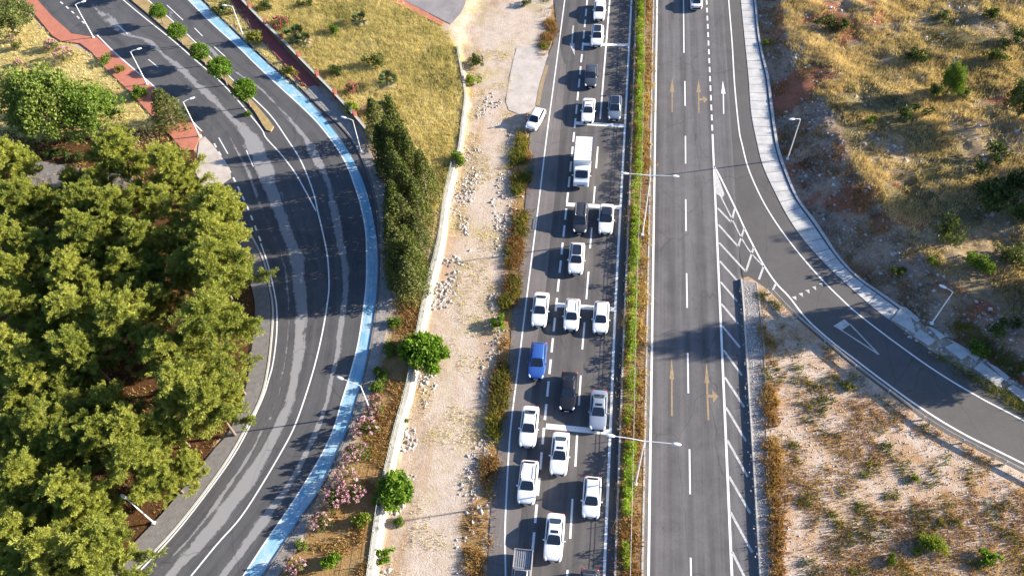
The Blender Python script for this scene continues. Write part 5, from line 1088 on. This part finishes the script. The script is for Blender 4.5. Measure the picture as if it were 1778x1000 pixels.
# ------------------------------------------------------------------ stuff: grass, weeds, stones
def scatter(polys, n, excl=(), xr=(-105, 66), yr=(14, 125), fixz=None, dens=None, seed=1):
    g = np.random.default_rng(seed); out = []; got = 0
    pw = [np.asarray(p, float) for p in polys]
    while got < n:
        x = g.uniform(*xr, 40000); y = g.uniform(*yr, 40000); z = terrain(x, y) if fixz is None else np.full(x.shape, fixz)
        q = proj(np.stack([x, y, z], 1)); ok = np.zeros(len(x), bool)
        for p in pw: ok |= inpoly(q[:, 0] + g.normal(size=len(x)) * 4, q[:, 1] + g.normal(size=len(x)) * 4, p)
        for p in excl: ok &= ~inpoly(q[:, 0], q[:, 1], p)
        if dens is not None: ok &= g.random(len(x)) < dens(x, y, q)
        out.append(np.stack([x, y, z], 1)[ok]); got += ok.sum()
        if len(out) > 60: break
    return np.vstack(out)[:n]
def blades(name, pts, mat, h, wd, per_, label, spread=.15, seed=2, lean=.45):
    g = np.random.default_rng(seed); n = len(pts); p = np.repeat(pts, per_, 0); m = len(p)
    b = p + np.stack([g.normal(size=m) * spread, g.normal(size=m) * spread, np.full(m, -.03)], 1)
    hh = h * (.45 + .8 * g.random(m)) * np.repeat(.6 + .8 * g.random(n), per_); a = g.random(m) * 6.28; l = g.random(m) * lean * hh * 2
    tip = b + np.stack([np.cos(a) * l, np.sin(a) * l, hh], 1); a2 = g.random(m) * 6.28; s_ = np.stack([np.cos(a2), np.sin(a2), 0 * a2], 1) * wd * .5
    V = np.stack([b - s_, b + s_, tip], 1).reshape(-1, 3); tn = np.repeat(vnoise(pts[:, 0], pts[:, 1], 2.5, 55) * .5 + vnoise(pts[:, 0], pts[:, 1], 8, 56) * .45 + g.random(n) * .25 - .1, per_); tn = np.clip(tn + g.normal(size=m) * .12, 0, 1)
    o = link(name, nmesh(name, V, np.arange(len(V)).reshape(-1, 3), mat, np.repeat(tn, 3))); tag(o, label, name.replace('_', ' '), None, 'stuff'); return o
blades('lawn_grass', scatter([[(352, -40), (398, -10), (465, 88), (524, 152), (545, 178), (465, 106), (360, 5)]], 500, [], seed=31), M['dry'], .4, .08, 6, 'dry grass in the planting strip beside the blue lane', .2, 31)
fe = [[(400, -60), (440, 20), (500, 85), (560, 140), (630, 222), (600, 232), (540, 170), (380, -60)], ls]
blades('dry_grass', scatter([FIELD], 15000, fe, seed=3), M['dry'], .5, .055, 9, 'straw yellow grass covering the walled plot', .22, 3)
blades('green_grass', scatter([FIELD], 1500, fe, dens=lambda x, y, q: sm(.5, .68, vnoise(x, y, 5, 83)) * (.2 + .8 * sm(150, 260, q[:, 1])), seed=33), M['weed_green'], .42, .06, 8, 'greener yellow grass patches in the lower part of the walled plot', .22, 33)
blades('lawn_grass', scatter([LAWN], 4200, [ls], seed=4), M['dry'], .35, .08, 5, 'dry yellow grass under the upper left trees', .2, 4)
hd_ = lambda x, y, q: inpoly(x, y, crest_poly) * (.06 + .94 * sm(.36, .58, vnoise(x, y, 4.2, 61) * .65 + vnoise(x, y, 1.2, 60) * .35)) * (1 - .5 * sm(1600, 1720, q[:, 0]) * sm(200, 330, q[:, 1]))
blades('hill_grass', scatter([[(1300, -60), (1900, -60), (1900, 800), (1300, 300)]], 24000, [RED1], dens=hd_, xr=(14, 75), seed=5), M['dry_hill'], .46, .055, 8, 'tawny dry grass over the hill on the right', .22, 5)
sd_ = lambda x, y, q: (inpoly(x, y, hill_poly) & (dpoly(x, y, chan_w) > .5)) * sm(.45, .65, vnoise(x, y, 2.2, 63))
blades('scrub', scatter([[(1300, -60), (1900, -60), (1900, 900), (1300, 300)]], 8000, [], dens=sd_, xr=(14, 75), seed=6), M['scrub'], .32, .07, 7, 'low olive scrub scattered on the hill and its bank', .25, 6)
vd = lambda x, y, q: .05 + .95 * sm(.40, .62, vnoise(x, y, 1.9, 64))
blades('verge_weeds', scatter(list(VERGE), 1900, [], dens=vd, xr=(-30, 8), seed=7), M['weed'], .48, .09, 8, 'orange brown weeds along the verge of the left carriageway', .25, 7)
blades('verge_weeds', scatter(list(VERGE), 1300, [], dens=lambda x, y, q: sm(.55, .68, vnoise(x, y, 1.8, 66)), xr=(-30, 8), seed=8), M['weed_green'], .6, .1, 8, 'yellow green weeds mixed into the left verge', .25, 8)
MEDP = [(a + 3, b) for a, b in HR] + [(a - 3, b) for a, b in RL[::-1]]
blades('median_weeds', scatter([MEDP], 3600, [], dens=lambda x, y, q: .15 + .85 * sm(.4, .6, vnoise(x, y, 1.3, 67)), fixz=.30, xr=(0, 14), seed=9), M['weed'], .38, .09, 7, 'rust coloured dry weeds in the highway median', .2, 9)
ISW = [(1322, 560), (1345, 600), (1352, 760), (1362, 1060), (1340, 1060), (1330, 800)]
ISA = [(1316, 500), (1340, 515), (1400, 575), (1480, 640), (1580, 715), (1700, 790), (1860, 870), (1860, 1060), (1350, 1060), (1330, 700)]
blades('island_weeds', scatter([ISW], 620, [], fixz=.30, dens=lambda x, y, q: .1 + .9 * sm(.38, .58, vnoise(x, y, 1.6, 81)), xr=(14, 60), seed=10), M['weed'], .55, .1, 9, 'tall orange weeds along the gravel strip of the island', .22, 10)
blades('island_weeds', scatter([ISA], 5200, [], fixz=.30, dens=lambda x, y, q: .06 + .94 * sm(.50, .66, vnoise(x, y, 2.6, 68) * .7 + vnoise(x, y, .8, 69) * .3 + sm(840, 960, q[:, 1]) * sm(1450, 1560, q[:, 0]) * .45), xr=(14, 60), seed=11), M['weed'], .32, .08, 6, 'low rusty weeds scattered over the stony island', .2, 11)
blades('island_weeds', scatter([ISW, ISA], 900, [], fixz=.30, dens=lambda x, y, q: sm(.60, .7, vnoise(x, y, 1.5, 70)), xr=(14, 60), seed=12), M['weed_green'], .45, .1, 8, 'yellow weeds dotted over the island', .2, 12)
blades('bed_weeds', scatter([BROWNBED], 2200, [], dens=lambda x, y, q: sm(.42, .62, vnoise(x, y, 1.6, 71)), xr=(-60, -8), seed=13), M['weed'], .35, .09, 6, 'brown weeds on the bed left of the retaining wall', .22, 13)
TRACK = [(810, 90), (900, 80), (880, 200), (915, 250), (895, 480), (870, 740), (850, 1060), (655, 1060), (680, 860), (735, 600), (772, 420), (800, 260)]
blades('track_weeds', scatter([TRACK], 2600, [], dens=lambda x, y, q: sm(.52, .68, vnoise(x, y, 2.2, 72)), xr=(-40, 6), seed=14), M['dry'], .22, .07, 5, 'sparse straw coloured weeds on the dirt track', .25, 14)
blades('forest_undergrowth', scatter([FOREST], 5200, [], dens=lambda x, y, q: .2 + .8 * sm(.45, .6, vnoise(x, y, 2.5, 73)), xr=(-105, -25), seed=15), M['weed'], .3, .09, 5, 'brown undergrowth on the floor of the pine grove', .3, 15)
def stones(name, pts, smin, smax, label, seed=20, pw=2.5, tone=.6):
    g = np.random.default_rng(seed); n = len(pts); base = np.array([[1, 0, 0], [-1, 0, 0], [0, 1, 0], [0, -1, 0], [0, 0, 1], [0, 0, -1]], float); F0 = np.array([[0, 2, 4], [2, 1, 4], [1, 3, 4], [3, 0, 4], [2, 0, 5], [1, 2, 5], [3, 1, 5], [0, 3, 5]])
    s_ = smin + (smax - smin) * g.random(n) ** pw; a = g.random(n) * 6.28; V = base[None] * (s_[:, None, None] * (.6 + .7 * g.random((n, 6, 1)))); V[:, :, 2] *= .65
    c, s2 = np.cos(a)[:, None], np.sin(a)[:, None]; X = V[:, :, 0] * c - V[:, :, 1] * s2; Y = V[:, :, 0] * s2 + V[:, :, 1] * c; V = np.stack([X, Y, V[:, :, 2]], 2) + pts[:, None, :]
    F = (F0[None] + (np.arange(n) * 6)[:, None, None]).reshape(-1, 3); o = link(name, nmesh(name, V.reshape(-1, 3), F, M['stone'], np.repeat(np.clip(g.normal(size=n) * .25 + tone, 0, 1), 6))); tag(o, label, 'stones', None, 'stuff')
bankd = lambda x, y, q: (inpoly(x, y, hill_poly) & ~inpoly(x, y, crest_poly)) * (.25 + .75 * sm(.4, .6, vnoise(x, y, 3, 74))) * (dpoly(x, y, chan_w) > .4)
stones('bank_stones', scatter([[(1300, -60), (1900, -60), (1900, 900), (1300, 300)]], 5600, [RED1], dens=bankd, xr=(14, 75), seed=21), .03, .34, 'loose grey stones on the shaded bank above the channel', 21, 6, .38)
blades('bank_weeds', scatter([[(1300, -60), (1900, -60), (1900, 900), (1300, 300)]], 2600, [], dens=lambda x, y, q: inpoly(x, y, hill_poly) * (~inpoly(x, y, crest_poly)) * sm(.42, .62, vnoise(x, y, 2.4, 82)), xr=(14, 75), seed=29), M['weed'], .3, .08, 7, 'brown dry weeds on the shaded bank', .25, 29)
stones('hill_stones', scatter([[(1300, -60), (1900, -60), (1900, 900), (1300, 300)]], 2200, [], dens=lambda x, y, q: inpoly(x, y, crest_poly) * sm(.58, .7, vnoise(x, y, 3.4, 75)), xr=(14, 75), seed=22), .06, .45, 'pale rocks showing through the hill grass', 22, 5)
WF = [(a + 6, b) for a, b in WALL_PX[5:]] + [(a + 44, b) for a, b in WALL_PX[5:][::-1]]
stones('rubble', scatter([WF], 2600, [], dens=lambda x, y, q: sm(.35, .6, vnoise(x, y, 2, 76)), xr=(-40, 0), seed=23), .04, .34, 'pinkish rubble along the foot of the retaining wall', 23, 5)
TR2 = [(880, 190), (905, 260), (890, 480), (862, 700), (835, 900), (822, 1060), (790, 1060), (800, 860), (840, 620), (860, 430), (850, 250)]
stones('track_stones', scatter([TR2, [(830, 170), (870, 170), (850, 330), (810, 420), (800, 330)]], 3600, [], dens=lambda x, y, q: sm(.42, .62, vnoise(x, y, 2.4, 77)), xr=(-40, 4), seed=24), .03, .32, 'pale stones strewn along the dirt track', 24, 6)
stones('island_stones', scatter([ISA], 4200, [], fixz=.30, dens=lambda x, y, q: .15 + .85 * sm(.4, .6, vnoise(x, y, 3.5, 78)), xr=(14, 60), seed=25), .03, .14, 'small pale stones covering the island', 25)
BRK = [(1530, 540), (1565, 536), (1620, 568), (1690, 612), (1770, 664), (1860, 720), (1860, 760), (1778, 706), (1700, 660), (1600, 596)]
stones('channel_rubble', scatter([BRK], 1500, [], xr=(14, 75), seed=27), .04, .36, 'pale rubble along the ruined end of the channel', 27, 4)
blades('edge_grass', scatter([[(1580, 598), (1640, 622), (1700, 655), (1860, 745), (1860, 770), (1700, 668), (1600, 605)], [(1640, 560), (1760, 655), (1800, 640), (1680, 560)]], 900, [], xr=(14, 75), seed=28), M['weed_green'], .4, .08, 8, 'green weeds along the ramp edge at the ruined channel', .25, 28)
GSP = ISL_L + ISL_M[::-1]
stones('gravel', scatter([GSP], 3800, [], fixz=.31, xr=(14, 60), seed=26), .03, .12, 'grey gravel stones on the island strip', 26)
